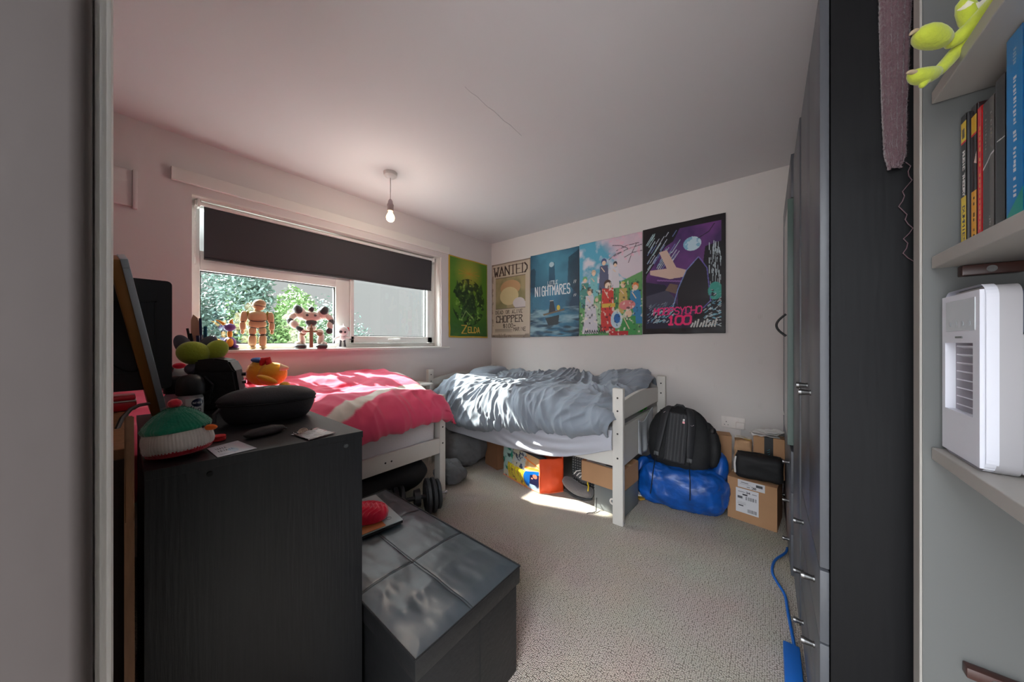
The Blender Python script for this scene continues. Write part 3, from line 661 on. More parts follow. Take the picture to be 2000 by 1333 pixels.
O('head_panel', B().box(.10, .795, -3.395, -3.37, .33, .8, bev=.003), M_bed, bed)
O('slat_base', B().box(.068, .832, -3.35, -1.465, .36, .378), M_wood, bed)

def soft_box(x0, x1, y0, y1, z0, z1, rr=.04, amp=.004, nz=6, seed=0):
    b = B(); b.box(x0, x1, y0, y1, z0, z1, bev=rr, seg=4)
    bmesh.ops.subdivide_edges(b.bm, edges=[e_ for e_ in b.bm.edges if e_.calc_length() > .15], cuts=8, use_grid_fill=True)
    b.bm.normal_update()
    for v in b.bm.verts: v.co += v.normal * amp * fbm(v.co * nz + Vector((seed, 0, 0)))
    return b
O('mattress', soft_box(.10, .835, -3.36, -1.47, .38, .60, .045, .004, 5, 1), M_matt, smooth=True, label='white quilted mattress on the bed under the window', cat='mattress', group='mattresses')
O('mattress', soft_box(.115, 1.915, -.93, -.075, .38, .585, .045, .004, 5, 2), M_matt, smooth=True, label='mattress under the grey duvet on the bed by the poster wall', cat='mattress', group='mattresses')

def interp(t, tab):
    if t <= tab[0][0]: return tab[0][1]
    for (a, p), (b_, q) in zip(tab[:-1], tab[1:]):
        if t <= b_: k = (t - a) / (b_ - a); k = k * k * (3 - 2 * k) if False else k; return p + (q - p) * k
    return tab[-1][1]
def prof(P, s):
    """point along a polyline profile smoothed, s in 0..1 by arc length"""
    L = [0]
    for a, b_ in zip(P[:-1], P[1:]): L.append(L[-1] + math.hypot(b_[0] - a[0], b_[1] - a[1]))
    d = s * L[-1]
    for i in range(len(P) - 1):
        if d <= L[i + 1] or i == len(P) - 2:
            k = (d - L[i]) / (L[i + 1] - L[i] + 1e-9)
            p0 = P[max(0, i - 1)]; p1 = P[i]; p2 = P[i + 1]; p3 = P[min(len(P) - 1, i + 2)]
            f = lambda j: .5 * (2 * p1[j] + (p2[j] - p0[j]) * k + (2 * p0[j] - 5 * p1[j] + 4 * p2[j] - p3[j]) * k * k + (3 * p1[j] - p0[j] - 3 * p2[j] + p3[j]) * k ** 3)
            return f(0), f(1)
def displaced(nu, nv, base, disp, mat_, **kw):
    """grid from base(u,v), pushed along its own normals by disp(p,u,v)"""
    b = B(); b.grid(base, nu, nv); b.bm.normal_update()
    if sum(v.normal.z for v in b.bm.verts) < 0:
        bmesh.ops.reverse_faces(b.bm, faces=b.bm.faces[:]); b.bm.normal_update()
    k = 0; nn = [(v.co.copy(), v.normal.copy()) for v in b.bm.verts]
    for i in range(nu + 1):
        for j in range(nv + 1):
            v = b.bm.verts[k] if False else None; k += 1
    b.bm.verts.ensure_lookup_table()
    for q, (p, n_) in enumerate(nn):
        i, j = divmod(q, nv + 1)
        b.bm.verts[q].co = p + n_ * disp(p, i / nu, j / nv)
    return b
# cerise duvet
def d1(u, v):
    y = -3.3 + u * 1.872
    bot = interp(y, [(-3.3, .59), (-2.1, .58), (-1.9, .60), (-1.5, .612)])
    sw = .03 * math.sin(y * 3.1) + .015 * math.sin(y * 7.3)
    P = [(.035, .76), (.06, .845), (.14, .868), (.32, .852 + sw * .5), (.55, .818 + sw), (.76, .785), (.89, .745), (.955, .69), (.968, .645), (.945, bot + .005), (.90, bot), (.86, bot + .01)]
    x, z = prof(P, v)
    e_ = max(0, (u - .93) / .07)                                     # rounds down over the foot end
    z = z - (e_ ** 2.2) * .13 * (1 if z > .66 else .3); y = y - e_ * .0 + .02 * math.sin(PI * min(1, e_)) * 1.0
    return Vector((x - e_ * .03 * (v > .5), y, z))
def f1(p, u, v):
    q = Vector((p.x * 1.7 + p.y * .9, p.y * 2.0 - p.x * 1.5, p.z)); wv = mn.noise(q * 1.4) * 1.2
    a = ridge(Vector((p.x * 3.2 - p.y * 2.2 + wv, p.y * 1.2 + p.x * .8, 3.1 + p.z * 2)))
    c = ridge(Vector((p.x * 7 + p.y * 5 + wv * 2, p.y * 3 - p.x * 2, 7.7)))
    side = max(0, min(1, (v - .62) / .12)); ed = ridge(Vector((p.y * 11 + p.z * 5 + wv, p.z * 3, 1.3)))
    return .026 * max(-.4, a) + .011 * c + side * .014 * ed + .005 * fbm(p * 9) + .003 * ridge(p * 11)
b = displaced(260, 170, d1, f1, None)
for v in b.bm.verts: v.co.x = max(v.co.x, .015)
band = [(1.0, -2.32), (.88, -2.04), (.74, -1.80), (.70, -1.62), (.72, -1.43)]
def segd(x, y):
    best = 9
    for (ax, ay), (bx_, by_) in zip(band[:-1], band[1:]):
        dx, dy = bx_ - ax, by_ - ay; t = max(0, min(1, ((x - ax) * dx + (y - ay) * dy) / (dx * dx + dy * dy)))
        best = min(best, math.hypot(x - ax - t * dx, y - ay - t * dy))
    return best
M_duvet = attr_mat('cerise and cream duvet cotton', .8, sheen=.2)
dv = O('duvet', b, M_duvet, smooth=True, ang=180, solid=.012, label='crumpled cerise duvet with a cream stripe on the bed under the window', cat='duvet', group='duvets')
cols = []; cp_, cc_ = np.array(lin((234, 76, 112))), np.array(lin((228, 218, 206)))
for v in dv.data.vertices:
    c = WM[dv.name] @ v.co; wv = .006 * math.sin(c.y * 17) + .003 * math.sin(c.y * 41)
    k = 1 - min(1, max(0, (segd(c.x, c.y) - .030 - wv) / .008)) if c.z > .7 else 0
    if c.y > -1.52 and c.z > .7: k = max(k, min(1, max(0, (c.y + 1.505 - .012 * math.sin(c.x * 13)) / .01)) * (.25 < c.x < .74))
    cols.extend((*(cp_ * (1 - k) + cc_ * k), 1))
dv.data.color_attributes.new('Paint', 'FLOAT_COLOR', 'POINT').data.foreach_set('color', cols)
# grey duvet
TOP2 = [(.1, .74), (.30, .765), (.43, .775), (.78, .785), (1.0, .80), (1.14, .838), (1.28, .815), (1.46, .808), (1.70, .85), (1.90, .86)]
BOT2 = [(.1, .50), (.33, .46), (.52, .395), (.8, .42), (1.14, .474), (1.39, .49), (1.6, .526), (1.8, .56), (1.93, .60)]
def d2(u, v):
    x = .17 + u * 1.745; bot = interp(x, BOT2); tp = interp(x, TOP2); sh = .735 + .02 * math.sin(x * 5)
    P = [(-.05, tp - .07), (-.085, tp - .015), (-.16, tp), (-.40, tp * .45 + .765 * .55 - .03), (-.66, sh + .01), (-.84, sh - .01), (-.945, sh - .06), (-.992, (sh + bot) / 2 + .02), (-1.0, bot + .05), (-.985, bot + .012), (-.965, bot)]
    y, z = prof(P, v)
    e_ = max(0, (.10 - u) / .10); z = z - e_ ** 2 * .16 * max(0, (z - .42) / .4)
    x += .05 * (1 - v) * (1 - u) * 0
    e2 = max(0, (u - .965) / .035); z -= e2 ** 2 * .05
    return Vector((x + (-.04 * math.sin(v * PI) * e_), y, z))
def f2(p, u, v):
    wv = mn.noise(Vector((p.x * 2.2, p.y * 2.2, p.z * 2 + 4))) * 1.6
    # long folds fanning out from the middle of the wall side
    ang = math.atan2(p.y - .1, p.x - 1.15); rad = math.hypot(p.y - .1, p.x - 1.15)
    a = ridge(Vector((ang * 5.5 + wv * .8, rad * 1.1, 2.2)))
    c = ridge(Vector((p.x * 9 - p.y * 4 + wv * 2.2, p.y * 4 + p.x * 2 + p.z * 3, 9.1)))
    lf = max(0, min(1, (1.25 - p.x) / .5))
    side = max(0, min(1, (v - .55) / .15)); ed = ridge(Vector((p.x * 13 + p.z * 6 + wv, p.z * 4, 5.3)))
    fine = ridge(Vector((p.x * 20 + wv * 3 - p.z * 8, p.y * 9, p.z * 7)))
    return .026 * max(-.5, a) + (.012 + .008 * lf) * c + side * .014 * ed + (.009 + .005 * lf) * fine + .004 * fbm(p * 9)
b = displaced(420, 220, d2, f2, None)
O('duvet', b, M_grey, smooth=True, ang=180, solid=.012, label='crumpled blue grey duvet on the bed by the poster wall', cat='duvet', group='duvets')
# fitted sheet hanging over the long side of the grey bed
SB = [(.13, .40), (.35, .298), (.72, .292), (.97, .29), (1.37, .303), (1.5, .32), (1.6, .343), (1.75, .39), (1.91, .452)]
def sh(u, v):
    x = .13 + u * 1.785; bot = interp(x, SB); z = .575 + (bot - .575) * v
    sag = math.sin(PI * min(1, max(0, (x - .9) / 1.0)))
    y = -.962 - .012 * math.sin(v * PI) - .006 * v
    y -= .006 * (1 + math.sin((z + .10 * sag) * 95)) * sag + .004 * mn.noise(Vector((x * 5, z * 14, 0)))
    return Vector((x, y, z))
O('bed_sheet', B().grid(sh, 120, 40), M_sheet, smooth=True, ang=180, solid=.002, label='pale sheet sagging below the grey duvet', cat='sheet')
# pillow, teal cloth, things at the foot of the bed
def pillow(name, c, r, rz, m, label, cat, seed=0, flat=.5):
    b = B()
    def fn(p):
        q = Vector((math.copysign(abs(p.x) ** .55, p.x), math.copysign(abs(p.y) ** .55, p.y), p.z))
        q = q / max(1, max(abs(q.x), abs(q.y))) ; return q
    b.ell((0, 0, 0), r, u=40, v=24, fn=fn)
    b.bm.normal_update()
    for v in b.bm.verts: v.co += v.normal * .012 * fbm(v.co * 9 + Vector((seed, 0, 0)))
    b.xf(Matrix.Translation(c) @ Matrix.Rotation(rz, 4, 'Z'))
    return O(name, b, m, smooth=True, ang=180, label=label, cat=cat)
pillow('pillow', (.27, -.33, .765), (.15, .24, .085), .1, M_grey, 'grey pillow at the head of the bed by the corner', 'pillow', 1)
pillow('folded_cloth', (.16, -.80, .63), (.05, .12, .07), .2, M_teal, 'teal cloth tucked behind the grey duvet near the bed head', 'cloth', 4)
b = B(); b.grid(lambda u, v: Vector((1.905 + .012 * math.sin(v * 9) + .02 * v, -.45 + u * .22, .595 + v * .05 + .012 * math.sin(u * 14))), 14, 8)
O('folded_cloth', b, M_green, smooth=True, solid=.006, label='bright green cloth poking between the foot rails of the grey bed', cat='cloth')
b = B(); b.grid(lambda u, v: Vector((1.962 + .010 * math.sin(u * 16) * v + .004, -.62 + u * .36 , .585 - v * .24 - .03 * math.sin(u * 5))), 40, 16)
O('plastic_sheet', b, M_bag, smooth=True, solid=.001, label='crinkled clear plastic over the foot panel of the grey bed', cat='plastic')
# little side table in the corner between the beds
st = thing('side_table', 'small white side table in the corner between the two beds', 'table', (.14, -1.2, 0))
O('table_top', B().box(.02, .27, -1.34, -1.08, .725, .742, bev=.003), M_white, st, smooth=True)
for x_, y_ in ((.03, -1.33), (.24, -1.33), (.03, -1.11), (.24, -1.11)): O('leg', B().box(x_, x_ + .02, y_, y_ + .02, 0, .725), M_white, st)
b = B(); b.ell((.13, -1.22, .752), (.05, .03, .009)); b.ell((.10, -1.22, .762), (.018, .015, .014)); b.box(.14, .19, -1.235, -1.21, .743, .755, bev=.003)
O('sunglasses', b, M_blk, smooth=True, label='small black object on the corner side table', cat='glasses')

# ================================================================== FURNITURE ON THE RIGHT
FX = 2.757
def knob(b, y, z, x=FX, L=.020):
    b.cyl((x, y, z), (x - L, y, z), .006, .0085, 14); b.cyl((x - L, y, z), (x - L - .006, y, z), .0095, .0090, 14); b.cyl((x, y, z), (x - .003, y, z), .008, n=14)
def wardrobe(name, label, y0, y1, x0, ztop, doors, drawers, knobs_d, depth=.58, M=M_front):
    t = thing(name, label, 'wardrobe', (x0 + depth / 2, (y0 + y1) / 2, 0))
    b = B(); th = .018
    b.box(x0 + .018, x0 + depth, y0, y0 + th, 0, ztop); b.box(x0 + .018, x0 + depth, y1 - th, y1, 0, ztop)
    b.box(x0 + .018, x0 + depth, y0 + th, y1 - th, ztop - th, ztop); b.box(x0 + .03, x0 + depth, y0 + th, y1 - th, .05, .068); b.box(x0 + depth - .006, x0 + depth, y0 + th, y1 - th, .068, ztop - th)
    b.box(x0 + .035, x0 + .05, y0 + th, y1 - th, 0, .05)
    O('carcass', b, M_black, t)
    for a_, c_, z0, z1, kn in doors + drawers:
        isd = (a_, c_, z0, z1, kn) in doors
        d = O('door' if isd else 'drawer_front', B().box(x0, x0 + .016, a_, c_, z0, z1, bev=.0015), M, t, smooth=True)
        for ky, kz in kn:
            b = B(); knob(b, ky, kz, x0); O('knob', b, M_metal, d, smooth=True)
    return t
wardrobe('wardrobe', 'nearest tall black brown wardrobe with grained side panel and steel knobs', -1.853, -1.325, FX, 1.95,
         [(-1.851, -1.614, .605, 1.948, [(-1.655, .985)]), (-1.610, -1.327, .605, 1.948, [(-1.565, .995)])],
         [(-1.851, -1.327, z, z + .166, [(-1.745, z + .083), (-1.42, z + .083)]) for z in (.092, .262, .432)], None)
wardrobe('wardrobe', 'narrow plain black wardrobe between the nearest wardrobe and the glazed one', -1.315, -.965, FX - .004, 1.95,
         [(-1.313, -.967, .09, 1.948, [])], [], None)
t = wardrobe('wardrobe', 'far black wardrobe with a glass fronted door and curved handle', -.955, -.03, FX - .012, 1.985,
         [(-.49, -.032, .655, 1.983, []), (-.953, -.495, 1.785, 1.983, [])],
         [(-.953, -.032, z, z + .186, [(-.80, z + .09), (-.22, z + .09)]) for z in (.06, .25, .44)], None)
dd = O('glass_door', B().box(FX - .020, FX - .004, -.953, -.495, .655, 1.78, bev=.001), mat('smoked glass door', (22, 26, 26), .12), t)
b = B(); b.box(FX - .024, FX - .003, -.957, -.949, .655, 1.78, bev=.001); O('glass_edge', b, mat('green glass edge', (84, 104, 96), .2), dd)
hb = []
for i in range(13):
    a_ = -1 + 2 * i / 12; hb.append((FX - .022 - .040 * math.cos(a_ * 1.45), -.90, 1.205 + .052 * a_))
O('curved_handle', B().tube(hb, .005, 10), M_blk, dd, smooth=True)

# blue cable and box along the foot of the wardrobes
pts = [(2.745, -.60), (2.735, -.66), (2.69, -.775), (2.680, -.884), (2.697, -.953), (2.722, -1.03), (2.728, -1.137), (2.738, -1.293), (2.742, -1.40)]
P_ = []
for i in range(len(pts) - 1):
    for k in range(5):
        t_ = k / 5; p0 = Vector(pts[max(0, i - 1)]); p1 = Vector(pts[i]); p2 = Vector(pts[i + 1]); p3 = Vector(pts[min(len(pts) - 1, i + 2)])
        q = .5 * (2 * p1 + (p2 - p0) * t_ + (2 * p0 - 5 * p1 + 4 * p2 - p3) * t_ ** 2 + (3 * p1 - p0 - 3 * p2 + p3) * t_ ** 3); P_.append((q.x, q.y, .006))
O('network_cable', B().tube(P_, .0055, 8), M_cable, smooth=True, label='blue cable snaking on the carpet along the wardrobes', cat='cable')
b = B(); b.box(2.706, 2.752, -1.62, -1.36, 0, .045, bev=.004)
O('cable_box', b, M_cable, smooth=True, label='flat blue box on the carpet against the nearest wardrobe', cat='box')

# shelves in the alcove
bc = thing('bookcase', 'pale wall shelving with white shelves beside the nearest wardrobe', 'shelving', (3.05, -2.3, 0))
O('side_panel', B().box(2.8865, 3.40, -1.933, -1.903, 0, H, bev=.002), M_panel, bc, label='grey end panel')
O('panel_edge', B().box(2.883, 2.8865, -1.934, -1.902, 0, H, bev=.001), M_shelf, bc)
O('back_panel', B().box(3.24, 3.26, -3.4, -1.933, 0, H), M_panel, bc)
for z0, z1 in ((1.563, 1.585), (1.262, 1.284), (.914, .936)):
    O('shelf', B().box(2.896, 3.238, -3.4, -1.937, z0, z1, bev=.0015), M_shelf, bc)
def bracket(y0, z1, x0=2.925):
    b = B(); b.mi(0); b.box(x0, x0 + .062, -1.952, -1.934, z1 - .018, z1, bev=.002); b.mi(1); b.cyl((x0 + .03, -1.9525, z1 - .009), (x0 + .03, -1.948, z1 - .009), .0055, n=14)
    b.box(x0 + .026, x0 + .034, -1.9535, -1.952, z1 - .0098, z1 - .0082)
    O('shelf_bracket', b, [M_brown, M_metal], bc, smooth=True)
bracket(0, 1.261); bracket(0, .566, 2.93)

# books, spines towards the room
def book(label, y0, w_, h_, col, painter, x0=2.93, depth=.17, lean=0.):
    t = thing('book', label, 'book', (x0 + depth / 2, y0 - w_ / 2, 1.2845), 0, 'books on the middle shelf')
    O('cover', B().box(x0 + .0005, x0 + depth, y0 - w_, y0, 1.2845, 1.2845 + h_, bev=.0015), mat('book cover', col, .35), t)
    O('pages', B().box(x0 + .006, x0 + depth + .001, y0 - w_ + .003, y0 - .003, 1.288, 1.2845 + h_ + .0006), M_paper, t)
    r = Ras(max(20, int(w_ * 1800)), 330, col); painter(r)
    # u runs towards the camera (-y), v up
    painted('spine', r, plane_fn((x0 - .0002, y0 - .001, 1.285), (0, -w_ + .002, 0), (0, 0, h_ - .001)), M_gloss, t, thick=0)
def vtext(r, s, x0, y0, ch, cw_, wd, col, gap=.3):
    """spine lettering read from top to bottom: x0 = left side, y0 = top, ch = letter height across, cw_ = width along"""
    for k, c_ in enumerate(s):
        for st in G.get(c_.upper(), '').split():
            P = [(x0 + (int(st[i + 1]) / 6) * ch, y0 - k * cw_ * (1 + gap) - int(st[i]) / 4 * cw_) for i in range(0, len(st) - 1, 2)]
            r.line(P, wd, col)
def marks(r, x0, x1, y0, y1, n, col, al=.8, seed=1):
    g_ = random.Random(seed); y = y1
    for k in range(n):
        h_ = (y1 - y0) / n * g_.uniform(.45, .8)
        if g_.random() > .15: r.rect(x0 + g_.uniform(0, .04), x1 - g_.uniform(0, .06), y - h_, y, col, al)
        y -= (y1 - y0) / n
def p_a(r):
    r.rect(0, 1, 0, .40, (240, 206, 40)); r.rect(0, 1, .80, 1, (240, 200, 40)); r.rect(0, 1, .79, .805, (220, 40, 40)); r.rect(0, 1, .95, 1, (34, 26, 28)); r.rect(.2, .7, .83, .90, (40, 30, 26), .8)
    vtext(r, 'MUSIC THEORY', .32, .73, .38, .021, .10, (236, 232, 226)); vtext(r, 'DUMMIES', .3, .33, .42, .030, .08, (60, 50, 20))
def p_b(r):
    r.rect(0, 1, 0, .40, (244, 172, 40)); r.rect(0, 1, .80, .93, (240, 186, 40)); r.rect(0, 1, .93, 1, (40, 28, 28)); r.rect(0, 1, .79, .805, (220, 40, 40)); r.poly([(.5, .6), (1, .67), (1, .58)], (226, 190, 176)); marks(r, .35, .65, .06, .36, 8, (70, 40, 20)); r.line([(.4, .5), (.45, .72)], .06, (120, 80, 70), .5)
def p_c(r): marks(r, .35, .68, .10, .86, 20, (240, 150, 60), .8, 2)
def p_d(r):
    marks(r, .18, .34, .62, .93, 12, (120, 112, 106), .8, 3); marks(r, .66, .82, .64, .93, 10, (138, 130, 122), .8, 4); r.rect(.62, 1, 0, 1, (104, 98, 92), .6); marks(r, .55, .72, .06, .18, 6, (140, 134, 128), .8, 5); r.line([(0, .53), (.35, .56), (.7, .60), (1, .61)], .07, (206, 200, 200))
def p_e(r): r.line([(0, .61), (1, .605)], .05, (200, 196, 196)); r.rect(0, .12, 0, 1, (58, 60, 66))
def p_f(r): marks(r, .40, .62, .14, .78, 30, (225, 236, 240), .85, 6); marks(r, .40, .60, .82, .92, 6, (190, 220, 236), .6, 7); r.poly([(0, 0), (1, 0), (1, .2), (0, .08)], (36, 160, 150))
book('yellow and black music theory paperback, first on the shelf', -1.945, .020, .236, (30, 26, 28), p_a, x0=2.926)
book('orange and dark paperback beside the music theory book', -1.967, .019, .238, (44, 22, 22), p_b)
book('thin bright red book between dark spines', -1.988, .014, .225, (226, 30, 36), p_c)
book('dark grey book with faint lettering and a white band', -2.004, .034, .222, (62, 56, 55), p_d)
book('plain black book beside the tall blue book', -2.040, .026, .236, (36, 36, 40), p_e)
book('tall bright blue music book at the right edge', -2.068, .040, .275, (10, 130, 200), p_f)

# air cooler on the bottom shelf
MC = Matrix.Translation((2.973, -2.0125, .9365)) @ Matrix.Diagonal((1, 1, 1.07, 1))
ac = thing('air_cooler', 'small white desktop air cooler with a louvred grille on the lowest shelf', 'air cooler', M=MC)
def rbox(x0, x1, y0, y1, z0, z1, r_, seg=5):
    b = B(); b.box(x0, x1, y0, y1, z0, z1, bev=r_, seg=seg); return b
# front faces -x; y is width
def rrect(y0, y1, z0, z1, r_, n=6):
    P = []
    for cy_, cz_, a0 in ((y1 - r_, z1 - r_, 0), (y0 + r_, z1 - r_, PI / 2), (y0 + r_, z0 + r_, PI), (y1 - r_, z0 + r_, 1.5 * PI)):
        P += [(cy_ + r_ * math.cos(a0 + PI / 2 * i / n), cz_ + r_ * math.sin(a0 + PI / 2 * i / n)) for i in range(n + 1)]
    return P
cy0, cy1 = -.068, .068
b = B(); b.prism(rrect(cy0, cy1, 0, .258, .016), 'x', -.055, -.034); O('body', b, M_cool2, ac, local=True, smooth=True)
# front bezel with an opening
b = B()
oy0, oy1, oz0, oz1 = -.044, .052, .072, .178
for a_ in ((cy0 + .004, oy0, .006, .252), (oy1, cy1 - .004, .006, .252), (oy0, oy1, .006, oz0), (oy0, oy1, oz1, .252)):
    b.box(-.068, -.054, *a_, bev=.0)
b2 = B(); outer = rrect(cy0 - .001, cy1 + .001, -.0, .260, .020, 6); b2.prism(outer, 'x', -.064, -.053)
bmesh.ops.delete(b2.bm, geom=[f for f in b2.bm.faces if len(f.verts) > 4], context='FACES_ONLY')
me_ = bpy.data.meshes.new('tmp'); b2.bm.to_mesh(me_); b2.bm.free(); b.bm.from_mesh(me_); bpy.data.meshes.remove(me_)
O('front_panel', b, M_cool, ac, local=True)
b = B(); b.box(-.0568, -.0552, oy0 - .002, oy1 + .002, oz0 - .002, oz1 + .002); O('grille_cavity', b, M_coolin, ac, local=True)
for k in range(8):
    z = oz0 + .010 + k * .0128
    b = B(); b.box(-.004, .004, -.036, .036, -.0008, .0008); b.xf(Matrix.Translation((-.0605, .012 - .026, z)) @ Matrix.Rotation(.35, 4, 'Y')); O('louvre', b, M_cool, ac, local=True)
O('display', B().box(-.0688, -.0675, -.052, .046, .196, .243, bev=.0005), mat('pale display', (196, 200, 204), .25), ac, local=True)
b = B()
for k in range(4): b.cyl((-.0692, -.036 + k * .022, .207), (-.0684, -.036 + k * .022, .207), .0036, n=12)
bt = B(); 
O('buttons', b, mat('touch marks', (160, 166, 172), .3), ac, local=True)
O('badge', B().box(-.0688, -.0678, -.012, .012, .185, .188), M_greyplas, ac, local=True)
O('water_tank', B().box(-.034, .16, cy0 + .004, cy1 - .004, .004, .19, bev=.004), M_cool2, ac, local=True, smooth=True)
O('filter_top', B().box(-.033, .15, cy0 + .012, cy1 - .012, .191, .25, bev=.004), mat('dark blue filter', (40, 50, 72), .4), ac, local=True, smooth=True)

# lime plush frog sitting on the top shelf, legs over the edge
fr = thing('plush_toy', 'lime green long legged plush toy with its feet dangling off the top shelf', 'plush toy', (2.99, -2.26, 1.586))
def limb(pts, rr, m, name, par, n=14, jit=.0015):
    b = B(); b.tube(pts, rr, n)
    return O(name, b, m, par, smooth=True, ang=180, sub=1)
hip1, hip2 = Vector((2.93, -2.21, 1.615)), Vector((2.935, -2.16, 1.600))
a1 = at(1890, 62, .50); a2 = at(1800, 95, .52)
limb([hip1 + Vector((.03, -.05, 0)), at(1905, 45, .475), at(1870, 78, .485), at(1845, 88, .49)], [.014, .0115, .010, .009], M_lime, 'leg', fr)
limb([at(1856, 80, .485), at(1838, 78, .485), at(1815, 70, .485), at(1797, 68, .485), at(1787, 72, .485)], [.007, .014, .017, .014, .004], M_lime, 'foot', fr)
limb([hip2 + Vector((.03, -.05, 0)), at(1888, 75, .49), at(1862, 108, .495), at(1838, 135, .50), at(1825, 146, .50)], [.013, .0105, .0095, .0085, .0085], M_lime, 'leg', fr)
limb([at(1836, 140, .50), at(1820, 146, .50), at(1800, 150, .50), at(1785, 148, .50), at(1774, 142, .50)], [.007, .0115, .013, .010, .003], M_lime, 'foot', fr)
limb([at(1812, 152, .50), at(1803, 162, .50), at(1800, 172, .50)], [.008, .006, .003], M_lime, 'toe', fr)
for (px0, py0, dx) in ((1800, 62, .485), (1786, 60, .485)):
    limb([at(px0 + 10, py0 + 4, dx), at(px0, py0 - 2, dx), at(px0 - 10, py0 + 10, dx)], [.004, .004, .002], mat('beige claw felt', (170, 150, 120), .9), 'claw', fr)
limb([at(1795, 145, .496), at(1780, 139, .496), at(1770, 143, .496)], [.003, .004, .002], mat('beige claw felt', (170, 150, 120), .9), 'claw', fr)
b = B(); b.ell((2.985, -2.25, 1.66), (.045, .05, .075), u=24, v=16); O('body', b, M_lime, fr, smooth=True)
b = B(); b.tube([at(1880, 10, .47), at(1905, 22, .47), at(1925, 4, .47)], [.006, .009, .006], 10); O('belly_stripe', b, mat('cream plush', (226, 220, 200), .95), fr, smooth=True)
limb([at(1880, -8, .47), at(1892, 40, .475), at(1912, 60, .48)], [.010, .012, .010], M_lime, 'arm', fr)
b = B(); b.ell((2.98, -2.25, 1.765), (.05, .05, .042), u=24, v=16); O('head', b, M_lime, fr, smooth=True)

# chunky scarf hung over the wardrobe side, with a loose thread
sc = thing('scarf', 'mauve chenille scarf hanging on the side of the nearest wardrobe', 'scarf', (2.868, -1.865, 1.49))
def scf(u, v):
    z = 1.488 + v * .405; wl = interp(v, [(0, 2.859), (.08, 2.853), (.3, 2.850), (.8, 2.846), (1, 2.846)]); wr = interp(v, [(0, 2.876), (.06, 2.884), (.3, 2.885), (.6, 2.889), (1, 2.893)])
    x = wl + (wr - wl) * u; k = math.sin(PI * u) ** .5
    rib = .0042 * abs(math.sin(u * PI * 5)) + .0025 * mn.noise(Vector((u * 12, v * 60, 1)))
    return Vector((x + .001 * mn.noise(Vector((u * 4, v * 90, 2))), -1.8575 - .008 * k - rib, z + .006 * mn.noise(Vector((u * 7, 3, 3))) * (v < .03)))
O('knitted_panel', B().grid(scf, 36, 240), M_scarf, sc, smooth=True, ang=180, solid=.003)
rnd = random.Random(3)
b = B(); V = []; F = []
for i in range(9000):                                               # the pile of the wool
    u = rnd.random(); v = rnd.random(); p = scf(u, v); d = Vector((rnd.gauss(0, .7) + (u - .5) * 1.6, -1, rnd.gauss(-.5, .6))).normalized() * rnd.uniform(.002, .0042)
    s_ = Vector((rnd.gauss(0, 1), 0, rnd.gauss(0, 1))).normalized() * .00035; k0 = len(V); V += [p - s_, p + s_, p + d]; F.append((k0, k0 + 1, k0 + 2))
me = bpy.data.meshes.new('wool_pile'); inv = WM[sc.name].inverted(); me.from_pydata([inv @ v for v in V], [], F); me.materials.append(M_scarf)
o = bpy.data.objects.new('wool_pile', me); COL.objects.link(o); o.parent = sc; o['kind'] = 'stuff'; b.bm.free()
tp = [Vector((2.883 + .0035 * math.sin(i * 1.9) + (.006 * math.sin(i * .55) if i < 16 else .0), -1.858, 1.497 - i * .0098)) for i in range(20)] + [Vector((2.886, -1.858, 1.300)), Vector((2.895, -1.858, 1.290)), Vector((2.896, -1.858, 1.282))]
O('loose_thread', B().tube(tp, .0008, 5), M_scarf, sc, smooth=True)

# ================================================================== CHEST OF DRAWERS AND THE THINGS ON IT
TZ = .87
q1, q2, q3, q4 = (1.757, -2.436), (1.705, -2.845), (.955, -2.845), (.955, -2.437)
ch = thing('chest_of_drawers', 'tall black brown chest of drawers in front of the pink bed', 'chest of drawers', (1.35, -2.64, 0))
b = B(); b.prism([(q1[0] - .003, q1[1] - .001), (q2[0] - .003, q2[1]), (q2[0] - .021, q2[1]), (q1[0] - .021, q1[1] - .001)], 'z', 0, TZ - .019)
b.cyl((1.7485, -2.4795, .853 - .02), (1.752, -2.4795, .853 - .02), .001); O('side_panel', b, M_chest, ch)
b = B(); b.prism([q1, q2, q3, q4], 'z', TZ - .018, TZ); O('top_panel', b, M_chest, ch)
O('side_panel', B().box(.957, .975, -2.843, -2.455, 0, TZ - .019), M_chest, ch)
O('back_panel', B().box(.975, 1.68, -2.843, -2.836, .02, TZ - .02), M_blk2, ch)
for k, (z0, z1) in enumerate(((.06, .25), (.255, .445), (.45, .64), (.645, .845))):
    d = O('drawer', B().box(.957, 1.733, -2.454, -2.438, z0, z1, bev=.0015), M_front, ch)
    for kx in (1.15, 1.55) if k > 1 else ():
        b = B(); b.cyl((kx, -2.437, (z0 + z1) / 2), (kx, -2.41, (z0 + z1) / 2), .006, .011, 14); O('knob', b, M_metal, d, smooth=True)
b = B(); sc_ = Vector((q1[0] - .0025, q1[1] - .045, .838)); b.cyl(sc_ + Vector((-.004, 0, 0)), sc_ + Vector((.0006, 0, 0)), .0055, n=18); O('screw_cap', b, M_dgrey, ch, smooth=True)
b = B(); b.cyl((1.706, -2.752, .838), (1.7172, -2.752, .838), .005, n=18); O('screw_cap', b, M_blk2, ch, smooth=True)

def on(px, py, z=TZ): return atz(px, py, z)
